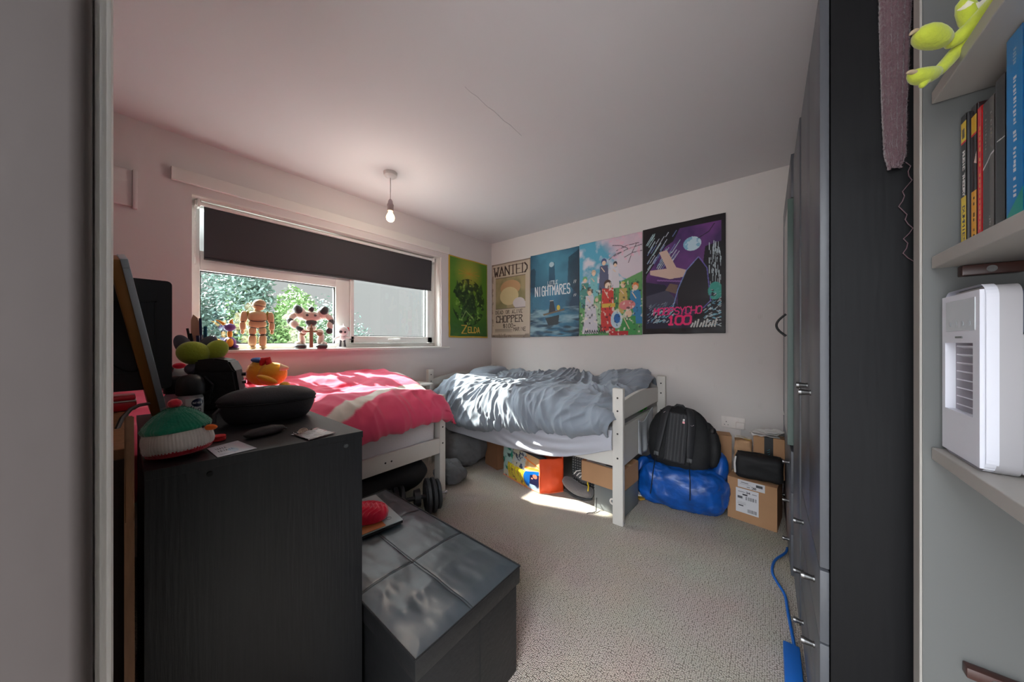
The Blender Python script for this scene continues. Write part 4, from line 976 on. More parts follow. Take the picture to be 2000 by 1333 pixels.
# knitted bird
kb = on(352, 897); kb.x -= .045
Mk = Matrix.Translation((kb.x + .008, kb.y + .003, TZ + .004)) @ Matrix.Rotation(math.radians(58), 4, 'Z') @ Matrix.Rotation(math.radians(-5), 4, 'Y') @ Matrix.Diagonal((1.03, 1.03, 1.2, 1))
kt = thing('knitted_toy', 'small knitted bird in a green hat with red pompom at the front of the chest', 'knitted toy', M=Mk)
RX, RY = .055, .050
def knit(fn, nu, nv, amp, m, name, par):
    b = B(); b.grid(fn, nu, nv, closeu=True)
    b.bm.normal_update()
    return O(name, b, m, par, local=True, smooth=True, ang=180)
def ring(prof_, rib=0, nrib=60, wob=.0, tw=0):
    def fn(u, v):
        r_, z = prof(prof_, v); a = u * 2 * PI
        k = 1 + rib * abs(math.sin(a * nrib / 2 + tw * v)) + wob * mn.noise(Vector((math.cos(a) * 4, math.sin(a) * 4, z * 60)))
        return Vector((r_ * k * math.cos(a) * RX, r_ * k * math.sin(a) * RY, z))
    return fn
knit(ring([(.3, .001), (.80, .002), (.93, .006), (1.0, .013)], .015, 60, .03), 180, 10, 0, M_redK, 'red_base', kt)
knit(ring([(.985, .011), (1.03, .02), (1.02, .032), (.94, .048), (.86, .056)], .022, 62, .05), 248, 24, 0, M_whiteK, 'white_body', kt)
knit(ring([(.90, .046), (1.0, .046), (1.03, .051), (.93, .058), (.66, .074), (.36, .084), (.08, .089), (.01, .089)], .02, 50, .06, 8), 200, 34, 0, M_greenK, 'green_hat', kt)
b = B(); b.ell((0, 0, .095), (.0115, .0115, .009), u=24, v=16); b.bm.normal_update()
for v in b.bm.verts: v.co += v.normal * .0015 * mn.noise(v.co * 400)
O('pompom', b, M_redK, kt, local=True, smooth=True)
b = B(); b.ell((.060, -.006, .042), (.013, .008, .0055), (0, .1, 0)); O('beak', b, M_orangeK, kt, local=True, smooth=True)
b = B(); b.ell((.053, -.017, .047), .0028); O('eye', b, M_blk, kt, local=True, smooth=True)
rnd = random.Random(9)
def fuzz(par, m, fn, n, L, name='wool_fuzz'):
    V = []; F = []
    for i in range(n):
        u, v = rnd.random(), rnd.random(); p = fn(u, v); q = fn((u + .003) % 1, v) - p; q2 = fn(u, min(1, v + .01)) - p; nn = q.cross(q2)
        if nn.length < 1e-12: continue
        nn.normalize()
        if nn.dot(p - Vector((0, 0, .04))) < 0: nn = -nn
        d = (nn + Vector((rnd.gauss(0, .6), rnd.gauss(0, .6), rnd.gauss(0, .6)))).normalized() * rnd.uniform(.4, 1) * L
        s_ = nn.orthogonal().normalized() * .00016; k0 = len(V); V += [p - s_, p + s_, p + d]; F.append((k0, k0 + 1, k0 + 2))
    me = bpy.data.meshes.new(name); me.from_pydata(V, [], F); me.materials.append(m); o = bpy.data.objects.new(name, me); COL.objects.link(o); o.parent = par; o['kind'] = 'stuff'
fuzz(kt, M_whiteK, ring([(1.0, .013), (1.03, .02), (1.02, .032), (.94, .048)], .02, 62, .02), 4500, .003)
fuzz(kt, M_redK, ring([(.80, .002), (.93, .006), (1.0, .013)], .015, 60, .03), 1500, .003)
fuzz(kt, M_greenK, ring([(1.03, .051), (.93, .058), (.66, .074), (.36, .084), (.08, .089)], .02, 50, .06, 8), 5000, .0035)
# red round coaster behind the bird
b = B(); c_ = on(424, 864); b.tube([(c_.x - .012, c_.y + .004, TZ + .001), (c_.x - .012, c_.y + .004, TZ + .014)], [.014, .014], 24)
for z in (.003, .0075, .012): b.tube([(c_.x - .012 + .0145 * math.cos(a * .3), c_.y + .004 + .0145 * math.sin(a * .3), TZ + z) for a in range(21)], .0012, 5, closed=True)
O('yarn_coil', b, M_red, smooth=True, label='small red striped coil behind the knitted bird', cat='coil')
# card
r = Ras(200, 130, (206, 204, 212)); r.blend((r.noise(3, 61) - .45) * 1.2, (196, 180, 200))
[r.line([(a, c), (a + .025 * (k % 3 - 1), c + .14)], .016, (70, 72, 100)) for k, (a, c) in enumerate([(.18 + .045 * q, .62) for q in range(7)] + [(.16 + .05 * q, .38) for q in range(9)])]
for k in range(4): r.line([(.10, .20 - .035 * k), (.5, .20 - .035 * k)], .012, (130, 130, 150), .6)
r.ell(.52, .35, .13, .2, (150, 186, 214), .5); r.rect(.72, .94, .2, .8, (214, 196, 206), .8)
p0, p1, p2, p3 = (on(404, 878), on(425, 895), on(502, 877), on(464, 862))
painted('ticket_card', r, lambda u, v: (p0 * (1 - u) + p3 * u) * v + (p1 * (1 - u) + p2 * u) * (1 - v) + Vector((0, 0, .0012)), M_gloss, label='pale printed card lying at the front edge of the chest', cat='card', thick=.0006)

# headphone case: lower bowl and lid
hc = on(515, 832); 
cl_, cr_ = on(428, 829), on(612, 806)
mid = (cl_ + cr_) / 2 + Vector((.02, -.005, 0)); ax = (cr_ - cl_); ang = math.atan2(ax.y, ax.x)
Mh = Matrix.Translation((mid.x, mid.y, TZ)) @ Matrix.Rotation(ang, 4, 'Z')
hp = thing('headphone_case', 'big oval black zip case lying in the middle of the chest', 'case', M=Mh)
a_, b_ = .133, .070
def shell(prof_, name, m, nu=72, nv=20, dome=0):
    def fn(u, v):
        r_, z = prof(prof_, v); t_ = u * 2 * PI; ex = .93
        x = math.copysign(abs(math.cos(t_)) ** ex, math.cos(t_)) * r_ * a_; y = math.copysign(abs(math.sin(t_)) ** ex, math.sin(t_)) * r_ * b_
        return Vector((x, y, z + dome * x * x))
    return O(name, B().grid(fn, nu, nv, closeu=True), m, hp, local=True, smooth=True, ang=50)
M_case = mat('matt black case cloth', (46, 46, 50), .6, bump=.2, bscale=220)
shell([(.01, .0), (.66, .0), (.80, .006), (.90, .028), (.955, .052), (.965, .058), (.90, .058)], 'lower_shell', M_case)
shell([(.97, .058), (.99, .059), (.99, .062), (.965, .063)], 'zip', M_blk)
shell([(.965, .063), (1.0, .066), (1.005, .071), (.93, .084), (.72, .099), (.40, .108), (.01, .110)], 'lid', M_case)
O('zip_pull', B().tube([(-.120, -.052, .058), (-.131, -.062, .046), (-.132, -.066, .022)], [.004, .005, .006], 8), M_nylon2, hp, local=True, smooth=True)
b = B(); b.tube([(-.012, -.020, .108), (.0, -.014, .110), (.012, -.02, .108)], .0014, 6); b.tube([(-.016, -.026, .1075), (.02, -.028, .107)], .0014, 6)
O('badge', b, M_silver, hp, local=True)
# pouch, key ring, tag, packet
pc = on(520, 852); Mp = Matrix.Translation((pc.x - .012, pc.y, TZ)) @ Matrix.Rotation(math.radians(104), 4, 'Z')
pt = thing('pouch', 'small soft black pouch on the chest in front of the oval case', 'pouch', M=Mp)
b = B(); b.ell((0, 0, .011), (.050, .021, .013), u=36, v=18, fn=lambda p: Vector((math.copysign(abs(p.x) ** .8, p.x), p.y * (1 - .25 * abs(p.x)), p.z)))
b.bm.normal_update()
for v in b.bm.verts: v.co += v.normal * .0016 * fbm(v.co * 60)
O('pouch_body', b, mat('dark brown grey nylon', (46, 42, 44), .7, bump=.3, bscale=90), pt, local=True, smooth=True, ang=180)
O('cord', B().tube([(.038, 0, .012), (.047, -.002, .009), (.056, .002, .004)], .0022, 8), M_blk, pt, local=True, smooth=True)
kr = on(577, 851); b = B()
for k in range(5): 
    a = k * 1.3; c = Vector((kr.x - .004 + .004 * math.cos(a * 2), kr.y + .0035 * (k - 2), TZ + .004)); b.tube([c + Vector((.0035 * math.cos(t * .7), .0035 * math.sin(t * .7) * math.cos(a), .0035 * math.sin(t * .7) * math.sin(a))) for t in range(9)], .0009, 5, closed=True)
O('key_chain', b, M_chrome, smooth=True, label='short metal chain between the pouch and the round tag', cat='chain')
tg = on(592, 846); b = B(); Mt = Matrix.Translation(tg + Vector((0, 0, .005))) @ Matrix.Rotation(.5, 4, 'Y') @ Matrix.Rotation(.2, 4, 'X')
b.mi(0); b.cyl((0, 0, -.001), (0, 0, .001), .0115, n=28); b.mi(1)
for rr in (.009, .006, .003): b.tube([(rr * math.cos(t * .45), rr * math.sin(t * .45), .0012) for t in range(12 if rr > .004 else 14)], .0006, 5)
b.xf(Mt); O('round_tag', b, [mat('beige leather tag', (204, 180, 160), .5), M_ink], smooth=True, label='round cream tag with a swirl beside the foil packet', cat='tag')
b = B(); q_a, q_b, q_c, q_d = on(575, 852), on(603, 862), on(655, 848), on(618, 838)
b.grid(lambda u, v: (q_a * (1 - u) + q_d * u) * v + (q_b * (1 - u) + q_c * u) * (1 - v) + Vector((0, 0, .003 + .004 * abs(mn.noise(Vector((u * 6, v * 5, 2)))))), 16, 10)
O('foil_packet', b, mat('silvery foil film', (150, 141, 140), .2, metal=.3, bump=.6, bscale=60), smooth=True, solid=.001, label='crinkled silvery packet near the corner of the chest', cat='packet')

# roll-on deodorants
def rollon(label, p, s, wl):
    t = thing('deodorant', label, 'deodorant', (p.x, p.y, TZ), 0, 'roll on deodorants')
    M_ = WM[t.name]
    b = B().lathe((0, 0, 0), [(.024 * s, 0), (.028 * s, .004), (.029 * s, .03 * s), (.028 * s, .052 * s), (.024 * s, .060 * s)], 32); O('bottle', b, M_glassB, t, local=True, smooth=True)
    b = B().lathe((0, 0, .0605 * s), [(.0285 * s, 0), (.0300 * s, .004), (.0300 * s, .028 * s), (.027 * s, .044 * s), (.018 * s, .054 * s), (.001, .058 * s)], 32); O('cap', b, M_blk, t, local=True, smooth=True)
    if wl:
        r = Ras(120, 120, (206, 206, 206)); r.ell(.62, .72, .34, .26, (26, 34, 66)); r.text('NIVEA', .36, .66, .085, .11, .022, (230, 230, 235), gap=.2)
        r.line([(.18, .2), (.3, .55)], .04, (60, 60, 66)); r.line([(.3, .15), (.42, .5)], .03, (60, 60, 66)); r.ell(.7, .25, .12, .12, (90, 92, 100)); r.ell(.7, .25, .07, .07, (206, 206, 206))
        vd = CAMP - Vector((p.x, p.y, 0)); a0 = math.atan2(vd.y, vd.x)
        def fn(u, v):
            a = a0 + (-.35 + u * 1.45); R_ = .0293 * s; return Vector((p.x + R_ * math.cos(a), p.y + R_ * math.sin(a), TZ + .006 * s + v * .045 * s))
        painted('label', r, fn, M_gloss, t, thick=0)
rollon('glass roll on deodorant with a domed black cap and white label', on(372, 812), 1.22, True)
rollon('second roll on deodorant with a black cap, behind the labelled one', on(346, 806) + Vector((-.03, 0, 0)), 1.12, False)

# black camera bag / speaker, with a clip
cb = Vector((1.035, -2.625, TZ)); vd = math.atan2(CAMP.y - cb.y, CAMP.x - cb.x)
Mb_ = Matrix.Translation(cb) @ Matrix.Rotation(vd + PI / 2 - .25, 4, 'Z')
cg = thing('camera_bag', 'slanted black padded camera bag behind the oval case', 'bag', M=Mb_)
b = B(); b.prism([(-.065, .0), (.062, .0), (.040, .155), (.022, .178), (-.025, .186), (-.070, .178), (-.078, .15)], 'y', -.05, .05)
bmesh.ops.bevel(b.bm, geom=b.bm.edges[:], offset=.010, segments=3, affect='EDGES'); O('bag_body', b, M_nylon, cg, local=True, smooth=True)
b = B(); b.prism([(-.072, .150), (.044, .142), (.024, .186), (-.020, .196), (-.070, .190)], 'y', -.056, .054); bmesh.ops.bevel(b.bm, geom=b.bm.edges[:], offset=.006, segments=2, affect='EDGES'); O('lid_flap', b, M_blk, cg, local=True, smooth=True)
b = B(); b.tube([(-.045, -.055, .13), (-.02, -.062, .10), (-.03, -.06, .03)], .004, 8); O('strap', b, M_nylon2, cg, local=True, smooth=True)
b = B(); b.tube([(-.06, -.055, .06), (-.025, -.066, .08), (-.015, -.064, .06), (-.05, -.056, .02)], .003, 8); O('strap', b, M_nylon2, cg, local=True, smooth=True)
for z in (.13, .10, .07, .03):
    b = B(); b.cyl((.055 - .16 * (z - .07) * .3, -.01, z), (.068 - .16 * (z - .07) * .3, -.01, z), .007, n=12); O('buckle', b, M_chrome if z < .12 else M_blk, cg, local=True, smooth=True)
O('side_patch', B().box(.056, .064, -.03, .02, .02, .04, bev=.002), M_paper, cg, local=True)
# grey controller-like gadgets and clutter behind
def blob(name, c, r, rot, m, label, cat, seed=0, amp=.003, parent=None, group=None, k=9):
    b = B(); b.ell((0, 0, 0), r, rot, u=30, v=18); b.bm.normal_update()
    for v in b.bm.verts: v.co += v.normal * amp * fbm(v.co * (k / max(r)) * .12 + Vector((seed, 2, 1)))
    b.xf(Matrix.Translation(c)); return O(name, b, m, parent, smooth=True, ang=180, label=label, cat=cat, group=group)
gc = thing('game_controller', 'grey games controller standing on end behind the deodorants', 'controller', at(335, 745, 1.33)); 
b = B(); p = at(338, 735, 1.33); b.ell(p, (.03, .055, .035), (.3, .2, .4), u=30, v=18, fn=lambda q: Vector((q.x, q.y * (1 - .3 * max(0, q.z)), q.z))); b.ell(at(322, 750, 1.33), (.018, .022, .03), (0, 0, 0)); O('shell', b, M_greyplas, gc, smooth=True)
b = B(); p = at(332, 725, 1.30); b.cyl(p, p + Vector((.02, 0, .012)), .010, n=16); O('thumb_stick', b, M_dgrey, gc, smooth=True)
b = B(); p = at(350, 715, 1.30); b.ell(p, (.012, .02, .012)); O('trigger', b, M_crimK, gc, smooth=True)
blob('earbud_case', at(290, 752, 1.16) , (.03, .035, .012), (0, .1, .3), M_greyplas, 'rounded grey gadget next to the red box', 'gadget', 3, .002)
# plush ears / slipper
pe = thing('plush_toy', 'lime plush toy with grey tipped ears on the heap behind the deodorants', 'plush toy', at(400, 712, 1.22))
def sz(px, F): return px * F / FPX
def lobe(px0, py0, F, rx, rz_, rot, m, name, par, cut=None):
    b = B(); b.ell((0, 0, 0), (rx, rx * .7, rz_), (0, rot, 0), u=30, v=20); b.xf(Matrix.Translation(at(px0, py0, F)) @ Matrix.Rotation(vd + PI / 2, 4, 'Z')); return O(name, b, m, par, smooth=True)
lobe(378, 690, 1.20, .048, .044, .35, M_lime, 'ear', pe); lobe(358, 675, 1.212, .024, .042, -.35, M_plgrey, 'ear_tip', pe)
lobe(423, 684, 1.25, .034, .042, .55, M_lime, 'ear', pe); lobe(408, 670, 1.262, .024, .030, .7, M_plgrey, 'ear_tip', pe)
lobe(395, 722, 1.22, .05, .03, .1, M_plgrey, 'body', pe)
# pen pot with pens
pp = thing('pen_pot', 'black pot of pens behind the lime plush ears', 'pot', (at(392, 700, 1.42).x, at(392, 700, 1.42).y, TZ + .06))
P0 = at(392, 700, 1.42)
b = B().lathe((P0.x, P0.y, P0.z - .10), [(.030, 0), (.032, .002), (.034, .095), (.032, .097), (.030, .01)], 28); O('pot', b, M_dgrey, pp, smooth=True)
for (a0, b0, a1_, b1_, c_, w_) in ((366, 642, 382, 690, (40, 38, 42), .0042), (372, 652, 386, 700, (30, 34, 40), .005), (391, 622, 396, 700, (28, 46, 110), .0045), (401, 638, 401, 700, (10, 110, 150), .006), (386, 656, 392, 700, (50, 54, 100), .0055), (396, 655, 399, 700, (226, 230, 232), .004)):
    pn = thing('pen', 'pen standing in the black pot, %s' % {(40, 38, 42): 'leftmost, black and looped', (30, 34, 40): 'thick and dark grey', (28, 46, 110): 'tallest with a navy cap', (10, 110, 150): 'bright teal barrel', (50, 54, 100): 'short and dark blue', (226, 230, 232): 'thin and white'}[c_], 'pen', at(a1_, b1_, 1.42), 0, 'pens in the pot')
    A_ = at(a0, b0, 1.42); Z_ = at(a1_, b1_ + 30, 1.42)
    O('barrel', B().tube([A_.lerp(Z_, .25), Z_], w_, 10), mat('pen barrel', c_, .35), pn, smooth=True)
    O('cap', B().tube([A_, A_.lerp(Z_, .28)], w_ * 1.12, 10), mat('pen cap', tuple(int(v * .8) for v in c_), .35), pn, smooth=True)
sb = at(381, 634, 1.43)
b = B(); b.prism([(-.014, -.17), (.014, -.17), (.015, .0), (.008, .03), (-.006, .045), (-.013, .02)], 'y', -.003, .003); b.xf(Matrix.Translation(sb) @ Matrix.Rotation(vd + PI / 2, 4, 'Z'))
O('emery_board', b, mat('peach board', (206, 160, 132), .7), label='peach coloured pointed board standing among the pens', cat='board')
# leaning framed mirror seen edge on
bt_, tp_ = Vector((1.19, -2.800, TZ + .003)), None
T0 = at(226, 507, .93); B0 = at(308, 812, 1.095)
Bn = Vector((B0.x, B0.y, TZ + .002))
up_ = (T0 - Bn); Lh = up_.length; up_.normalize()
back = Vector((-1, -.02, 0)); back = (back - up_ * back.dot(up_)).normalized(); nr = up_.cross(back).normalized()
Mf = Matrix((( back.x, nr.x, up_.x, Bn.x), (back.y, nr.y, up_.y, Bn.y), (back.z, nr.z, up_.z, Bn.z), (0, 0, 0, 1)))
mf = thing('framed_mirror', 'gold edged framed mirror leaning at the left end of the chest', 'mirror', M=Mf)
O('frame_back', B().box(0, .10, -.008, .014, 0, Lh, bev=.002), M_gold, mf, local=True, smooth=True)
b = B(); b.box(-.004, .104, -.024, -.008, -.003, .025, bev=.002); b.box(-.004, .104, -.024, -.008, Lh - .025, Lh + .003, bev=.002); b.box(-.004, .02, -.024, -.008, .025, Lh - .025, bev=.002); b.box(.085, .104, -.024, -.008, .025, Lh - .025, bev=.002)
O('silver_rim', b, M_silver, mf, local=True, smooth=True)
O('mirror_glass', B().box(.02, .085, -.012, -.008, .025, Lh - .025), M_mirror, mf, local=True)
for w__ in (): pass

# desk behind the wall end, red box, monitor
DZ = .905
dk = thing('desk', 'brown wooden desk behind the wall end', 'desk', (1.28, -3.15, 0))
O('desk_top', B().box(.965, 1.62, -3.46, -2.862, DZ - .022, DZ, bev=.002), M_wood, dk)
for x_, y_ in ((.97, -3.45), (1.58, -3.45), (.97, -2.90), (1.58, -2.90)): O('leg', B().box(x_, x_ + .035, y_, y_ + .035, 0, DZ - .023), M_woodD, dk)
tv = thing('monitor', 'black flat screen seen from behind at the left end of the room', 'monitor', (1.03, -3.02, DZ))
b = B(); b.prism(rrect(-3.28, -2.765, .965, 1.340, .014), 'x', 1.00, 1.03); O('rear_shell', b, mat('matt black moulded plastic', (26, 27, 32), .45), tv, smooth=True)
b = B()
for a_ in ((-3.20, -2.800, 1.262, 1.268), (-3.20, -2.800, 1.02, 1.026), (-2.806, -2.800, 1.02, 1.268), (-2.826, -2.822, 1.03, 1.262)): b.box(1.0305, 1.034, *a_)
O('raised_ridge', b, M_blk, tv)
b = B(); b.tube([(1.035, -2.815 - i * .012, 1.06 - .03 * math.sin(i * .45)) for i in range(10)], .003, 6); O('power_lead', b, M_blk2, tv, smooth=True)
O('stand', B().box(1.005, 1.025, -3.05, -2.97, DZ + .012, .97), M_blk, tv)
O('foot', B().box(.97, 1.11, -3.12, -2.90, DZ + .0005, DZ + .012, bev=.003), M_blk, tv)
bx = at(250, 766, 1.03); rb_ = thing('red_box', 'glossy red plastic box with white lettering on the desk', 'box', (bx.x, bx.y - .03, DZ))
O('tray', B().box(bx.x - .05, bx.x + .035, -2.98, bx.y + .018, DZ + .001, DZ + .030, bev=.006), M_redp, rb_, smooth=True)
O('lid', B().box(bx.x - .052, bx.x + .037, -2.982, bx.y + .016, DZ + .034, DZ + .048, bev=.005), M_redp, rb_, smooth=True)
O('white_band', B().box(bx.x - .051, bx.x + .0365, -2.981, bx.y + .017, DZ + .0302, DZ + .0338), M_paper, rb_)
# boards leaning between the chest and the wall end
b = B()
def plank(u, v):
    F = .66 - .02 * v; z = v
    cx_ = interp(z, [(0, 236), (.35, 243), (.6, 252), (.8, 262), (1, 266)]); hw = interp(z, [(0, 1), (.6, 1), (.85, .7), (1, .05)])
    return None
pl = thing('wooden_board', 'tall curved wooden board leaning beside the chest of drawers', 'board', (1.77, -2.868, 0))
prf = [(1.60, .0), (1.785, .0), (1.80, .25), (1.79, .55), (1.765, .80), (1.74, .92), (1.70, .985), (1.66, .93), (1.625, .80), (1.605, .5)]
b = B(); b.prism(prf, 'y', -2.870, -2.858)
bmesh.ops.bevel(b.bm, geom=b.bm.edges[:], offset=.002, segments=2, affect='EDGES'); O('deck', b, M_wood, pl, smooth=True)
hc_ = thing('storage_case', 'dark grey ribbed plastic case standing behind the leaning board', 'case', (1.48, -3.0, 0))
O('shell', B().box(1.34, 1.597, -3.10, -2.863, .02, .70, bev=.02), M_dgrey, hc_, smooth=True)
O('lower_label', B().box(1.597, 1.5985, -2.93, -2.868, .12, .36), M_paper, hc_)
for y_ in (-2.88, -2.92, -2.96): O('rib', B().box(1.596, 1.602, y_ - .006, y_ + .006, .42, .66, bev=.002), M_dgrey, hc_)
cbp = [at(222, 880, .78), at(226, 845, .80), at(238, 818, .84), at(255, 800, .90), at(272, 792, .96), at(290, 789, 1.02)]
O('black_cable', B().tube(cbp, .005, 8), M_blk, smooth=True, label='black cable looping over the wooden boards beside the chest', cat='cable')
b = B(); b.prism([(1.83, .0), (2.02, .0), (2.02, .62), (1.97, .80), (1.90, .86), (1.83, .80)], 'y', -2.895, -2.882); O('wooden_board', b, M_woodD, label='darker wooden board standing behind the curved one', cat='board')

# chick plush on the pink bed
c0 = Vector((.42, -2.36, .0)); Fc = (c0 - CAMP).dot(Vector((-math.sin(YAW), math.cos(YAW), 0)))
Fc = 1.79
def cp(px_, py_, d=0): return at(px_, py_, Fc + d)
ck = thing('plush_toy', 'yellow plush chick lying on the cerise duvet with red comb', 'plush toy', cp(518, 757))
vdc = math.atan2(CAMP.y - c0.y, CAMP.x - c0.x)
def orient(b, p, r_=0): return b.xf(Matrix.Translation(p) @ Matrix.Rotation(vdc + PI / 2, 4, 'Z') @ Matrix.Rotation(r_, 4, 'Y'))
def ball(r, p, m, name, rot=0, amp=.002):
    b = B(); b.ell((0, 0, 0), r, u=32, v=20); b.bm.normal_update()
    for v in b.bm.verts: v.co += v.normal * amp * fbm(v.co * 30)
    return O(name, orient(b, p, rot), m, ck, smooth=True, ang=180)
ball((.070, .06, .074), cp(511, 728), M_yellow, 'head'); ball((.070, .055, .066), cp(532, 731), M_yellow, 'body')
ball((.042, .05, .018), cp(508, 705, -.0), M_blueP, 'blue_band', .15); ball((.030, .045, .026), cp(490, 742, .0), M_red, 'red_cheek', -.6)
b = B(); b.tube([(-.022, -.02, .04), (-.012, -.03, .078), (.006, -.03, .080), (.012, -.03, .05), (.004, -.045, .012)], [.012, .016, .016, .015, .012], 14); O('comb', orient(b, cp(520, 728)), M_red, ck, smooth=True, ang=180)
b = B(); b.cyl((.0, 0, 0), (.042, 0, -.004), .026, .006, 20); O('beak', orient(b, cp(546, 719)), M_beige, ck, smooth=True)
ball((.026, .03, .020), cp(556, 753, -.05), M_yellow, 'foot'); ball((.05, .02, .018), cp(522, 742, -.10), M_yellow, 'wing', .45)

# ================================================================== FIGURES ON THE SILL
def onsill(px_, x=-.035):
    r = (px_ - 1000) / FPX; s, c = math.sin(YAW), math.cos(YAW); dx, dy = r * c - s, r * s + c; t = (x - CAMP.x) / dx; return Vector((x, CAMP.y + t * dy, SILL))
def face(p): return math.atan2(CAMP.y - p.y, CAMP.x - p.x) + PI / 2
def skinned(name, joints, bones, m, par, sub=1):
    me = bpy.data.meshes.new(name); me.from_pydata([j[0] for j in joints], bones, []); me.materials.append(m)
    o = bpy.data.objects.new(name, me); COL.objects.link(o); o.parent = par
    sk = o.modifiers.new('skin', 'SKIN')
    for i, j in enumerate(joints):
        me.skin_vertices[0].data[i].radius = (j[1], j[1]); me.skin_vertices[0].data[i].use_root = (i == 0)
    s_ = o.modifiers.new('sub', 'SUBSURF'); s_.levels = sub + 1; s_.render_levels = sub + 1
    for p in me.polygons: p.use_smooth = True
    return o
# helmeted jointed figure
p = onsill(503); t = thing('toy_figure', 'tall beige jointed toy figure with a round helmet on the sill', 'toy figure', p, face(p), M=Matrix.Translation(p) @ Matrix.Rotation(face(p), 4, 'Z') @ Matrix.Diagonal((.92, .92, 1.0, 1)))
Hh = .335
def E(c, r, m, name, rot=(0, 0, 0), par=None, fn=None):
    b = B(); b.ell(c, r, rot, u=28, v=18, fn=fn); return O(name, b, m, par or t, local=True, smooth=True)
sqz = lambda p_: Vector((math.copysign(abs(p_.x) ** .6, p_.x), math.copysign(abs(p_.y) ** .7, p_.y), math.copysign(abs(p_.z) ** .7, p_.z)))
for s in (-1, 1):
    E((s * .031, .0, .013), (.023, .034, .013), M_beige, 'foot'); E((s * .030, 0, .060), (.024, .026, .040), M_beige, 'lower_leg', fn=sqz)
    E((s * .029, 0, .125), (.023, .025, .026), M_beige, 'upper_leg', fn=sqz)
    b = B(); b.cyl((s * .030, 0, .096), (s * .029, 0, .101), .0225, n=24); O('knee_band', b, M_ink, t, local=True); b = B(); b.cyl((s * .028, 0, .147), (s * .027, 0, .151), .023, n=24); O('hip_band', b, M_ink, t, local=True)
    E((s * .077, 0, .218), (.021, .022, .040), M_beige, 'upper_arm', (0, -s * .12, 0), fn=sqz); E((s * .084, -.002, .158), (.018, .019, .030), M_beige, 'forearm', (0, s * .05, 0), fn=sqz)
    b = B(); b.cyl((s * .080, 0, .184), (s * .081, 0, .188), .019, n=24); O('elbow_band', b, M_ink, t, local=True); E((s * .085, -.004, .118), (.012, .012, .016), M_beige, 'hand')
    E((s * .057, .0, .24), (.010, .020, .024), mat('olive joint', (150, 150, 60), .5), 'shoulder_joint')
E((0, 0, .172), (.052, .034, .026), M_beige, 'waist', fn=sqz); E((0, 0, .222), (.056, .036, .038), M_beige, 'chest', fn=sqz)
b = B(); b.tube([(-.048, -.028, .197), (-.025, -.040, .190), (0, -.043, .188), (.025, -.040, .190), (.048, -.028, .197)], .0028, 8); O('belt', b, M_ink, t, local=True, smooth=True)
E((.0, 0, .266), (.022, .022, .012), M_beige, 'neck'); hd = E((.008, 0, .300), (.040, .038, .036), M_beige, 'head')
b = B(); b.tube([(.008 + .040 * math.cos(a * .35 - 2.9), .039 * math.sin(a * .35 - 2.9), .293 + .004 * math.sin(a * .6)) for a in range(15)], .004, 8); O('visor_band', b, mat('brown visor band', (150, 112, 92), .5), hd, local=True, smooth=True)
E((.012, .002, .312), (.039, .039, .030), mat('darker tan helmet', (196, 158, 118), .5), 'helmet', par=t)  # helmet a darker tan than the head
# crouching robot with a sword
p = onsill(608); t = thing('toy_robot', 'broad crouching white and black toy robot with a sword on the sill', 'toy robot', p, face(p), M=Matrix.Translation(p) @ Matrix.Rotation(face(p), 4, 'Z') @ Matrix.Diagonal((1.17, 1.17, 1.22, 1)))
M_tw = mat('off white armour plastic', (222, 208, 196), .4); M_tb = mat('charcoal armour plastic', (64, 62, 66), .4); M_tk = mat('tan sword plastic', (150, 122, 96), .5)
for s in (-1, 1):
    E((s * .058, -.02, .013), (.034, .042, .015), M_tb, 'foot', fn=sqz); E((s * .070, -.012, .028), (.020, .026, .018), M_tw, 'ankle')
    E((s * .052, .0, .060), (.020, .022, .040), M_tw, 'shin', (0, s * .25, 0)); E((s * .046, -.012, .100), (.024, .03, .022), M_tw, 'thigh', (0, -s * .6, 0)); E((s * .046, -.034, .092), (.018, .012, .014), M_tk, 'knee')
    E((s * .062, .0, .222), (.034, .032, .040), M_tw, 'shoulder', (0, s * .5, 0)); E((s * .070, -.01, .236), (.026, .030, .034), M_tb, 'shoulder_plate', (0, s * .5, 0))
    E((s * .100, -.006, .195), (.020, .020, .030), M_tw, 'upper_arm', (0, -s * .8, 0)); E((s * .112, -.01, .168), (.019, .02, .022), M_tb, 'elbow')
E((.104, -.02, .143), (.019, .02, .028), M_tw, 'forearm', (0, -.2, 0)); E((.100, -.024, .112), (.020, .019, .022), M_tb, 'fist')
E((-.090, -.03, .146), (.024, .022, .028), M_tw, 'forearm', (0, -.7, 0)); E((-.060, -.045, .118), (.024, .02, .016), M_tb, 'fist', (0, .5, 0)); E((-.040, -.05, .105), (.016, .016, .014), M_tw, 'hand')
E((0, 0, .200), (.056, .034, .030), M_tw, 'chest', fn=sqz); E((0, -.006, .160), (.034, .026, .022), M_tb, 'waist'); E((0, -.005, .128), (.030, .026, .020), M_tw, 'pelvis')
E((.0, -.018, .243), (.017, .018, .017), M_tb, 'head'); b = B(); b.tube([(-.016, -.034, .236), (0, -.040, .222), (.018, -.036, .214)], .003, 8); O('chin_guard', b, M_tw, t, local=True, smooth=True)
for s in (-1, 1): E((s * .022, -.034, .205), (.008, .006, .007), M_tb, 'chest_port')
b = B(); b.box(-.010, .010, -.068, -.060, .008, .128, bev=.003); b.box(-.034, .034, -.070, -.058, .100, .110, bev=.003); b.cyl((0, -.064, .128), (0, -.064, .148), .005, n=12)
O('sword', b, M_tk, t, local=True, smooth=True)
for k, (x0, z0, x1, z1) in enumerate(((-.13, .205, -.10, .20), (.11, .205, .135, .195))):
    b = B(); b.tube([(x0, -.01, z0), ((x0 + x1) / 2, -.02, z0 + .012), (x1, -.012, z1)], .002, 6); O('spike', b, M_tb, t, local=True, smooth=True)
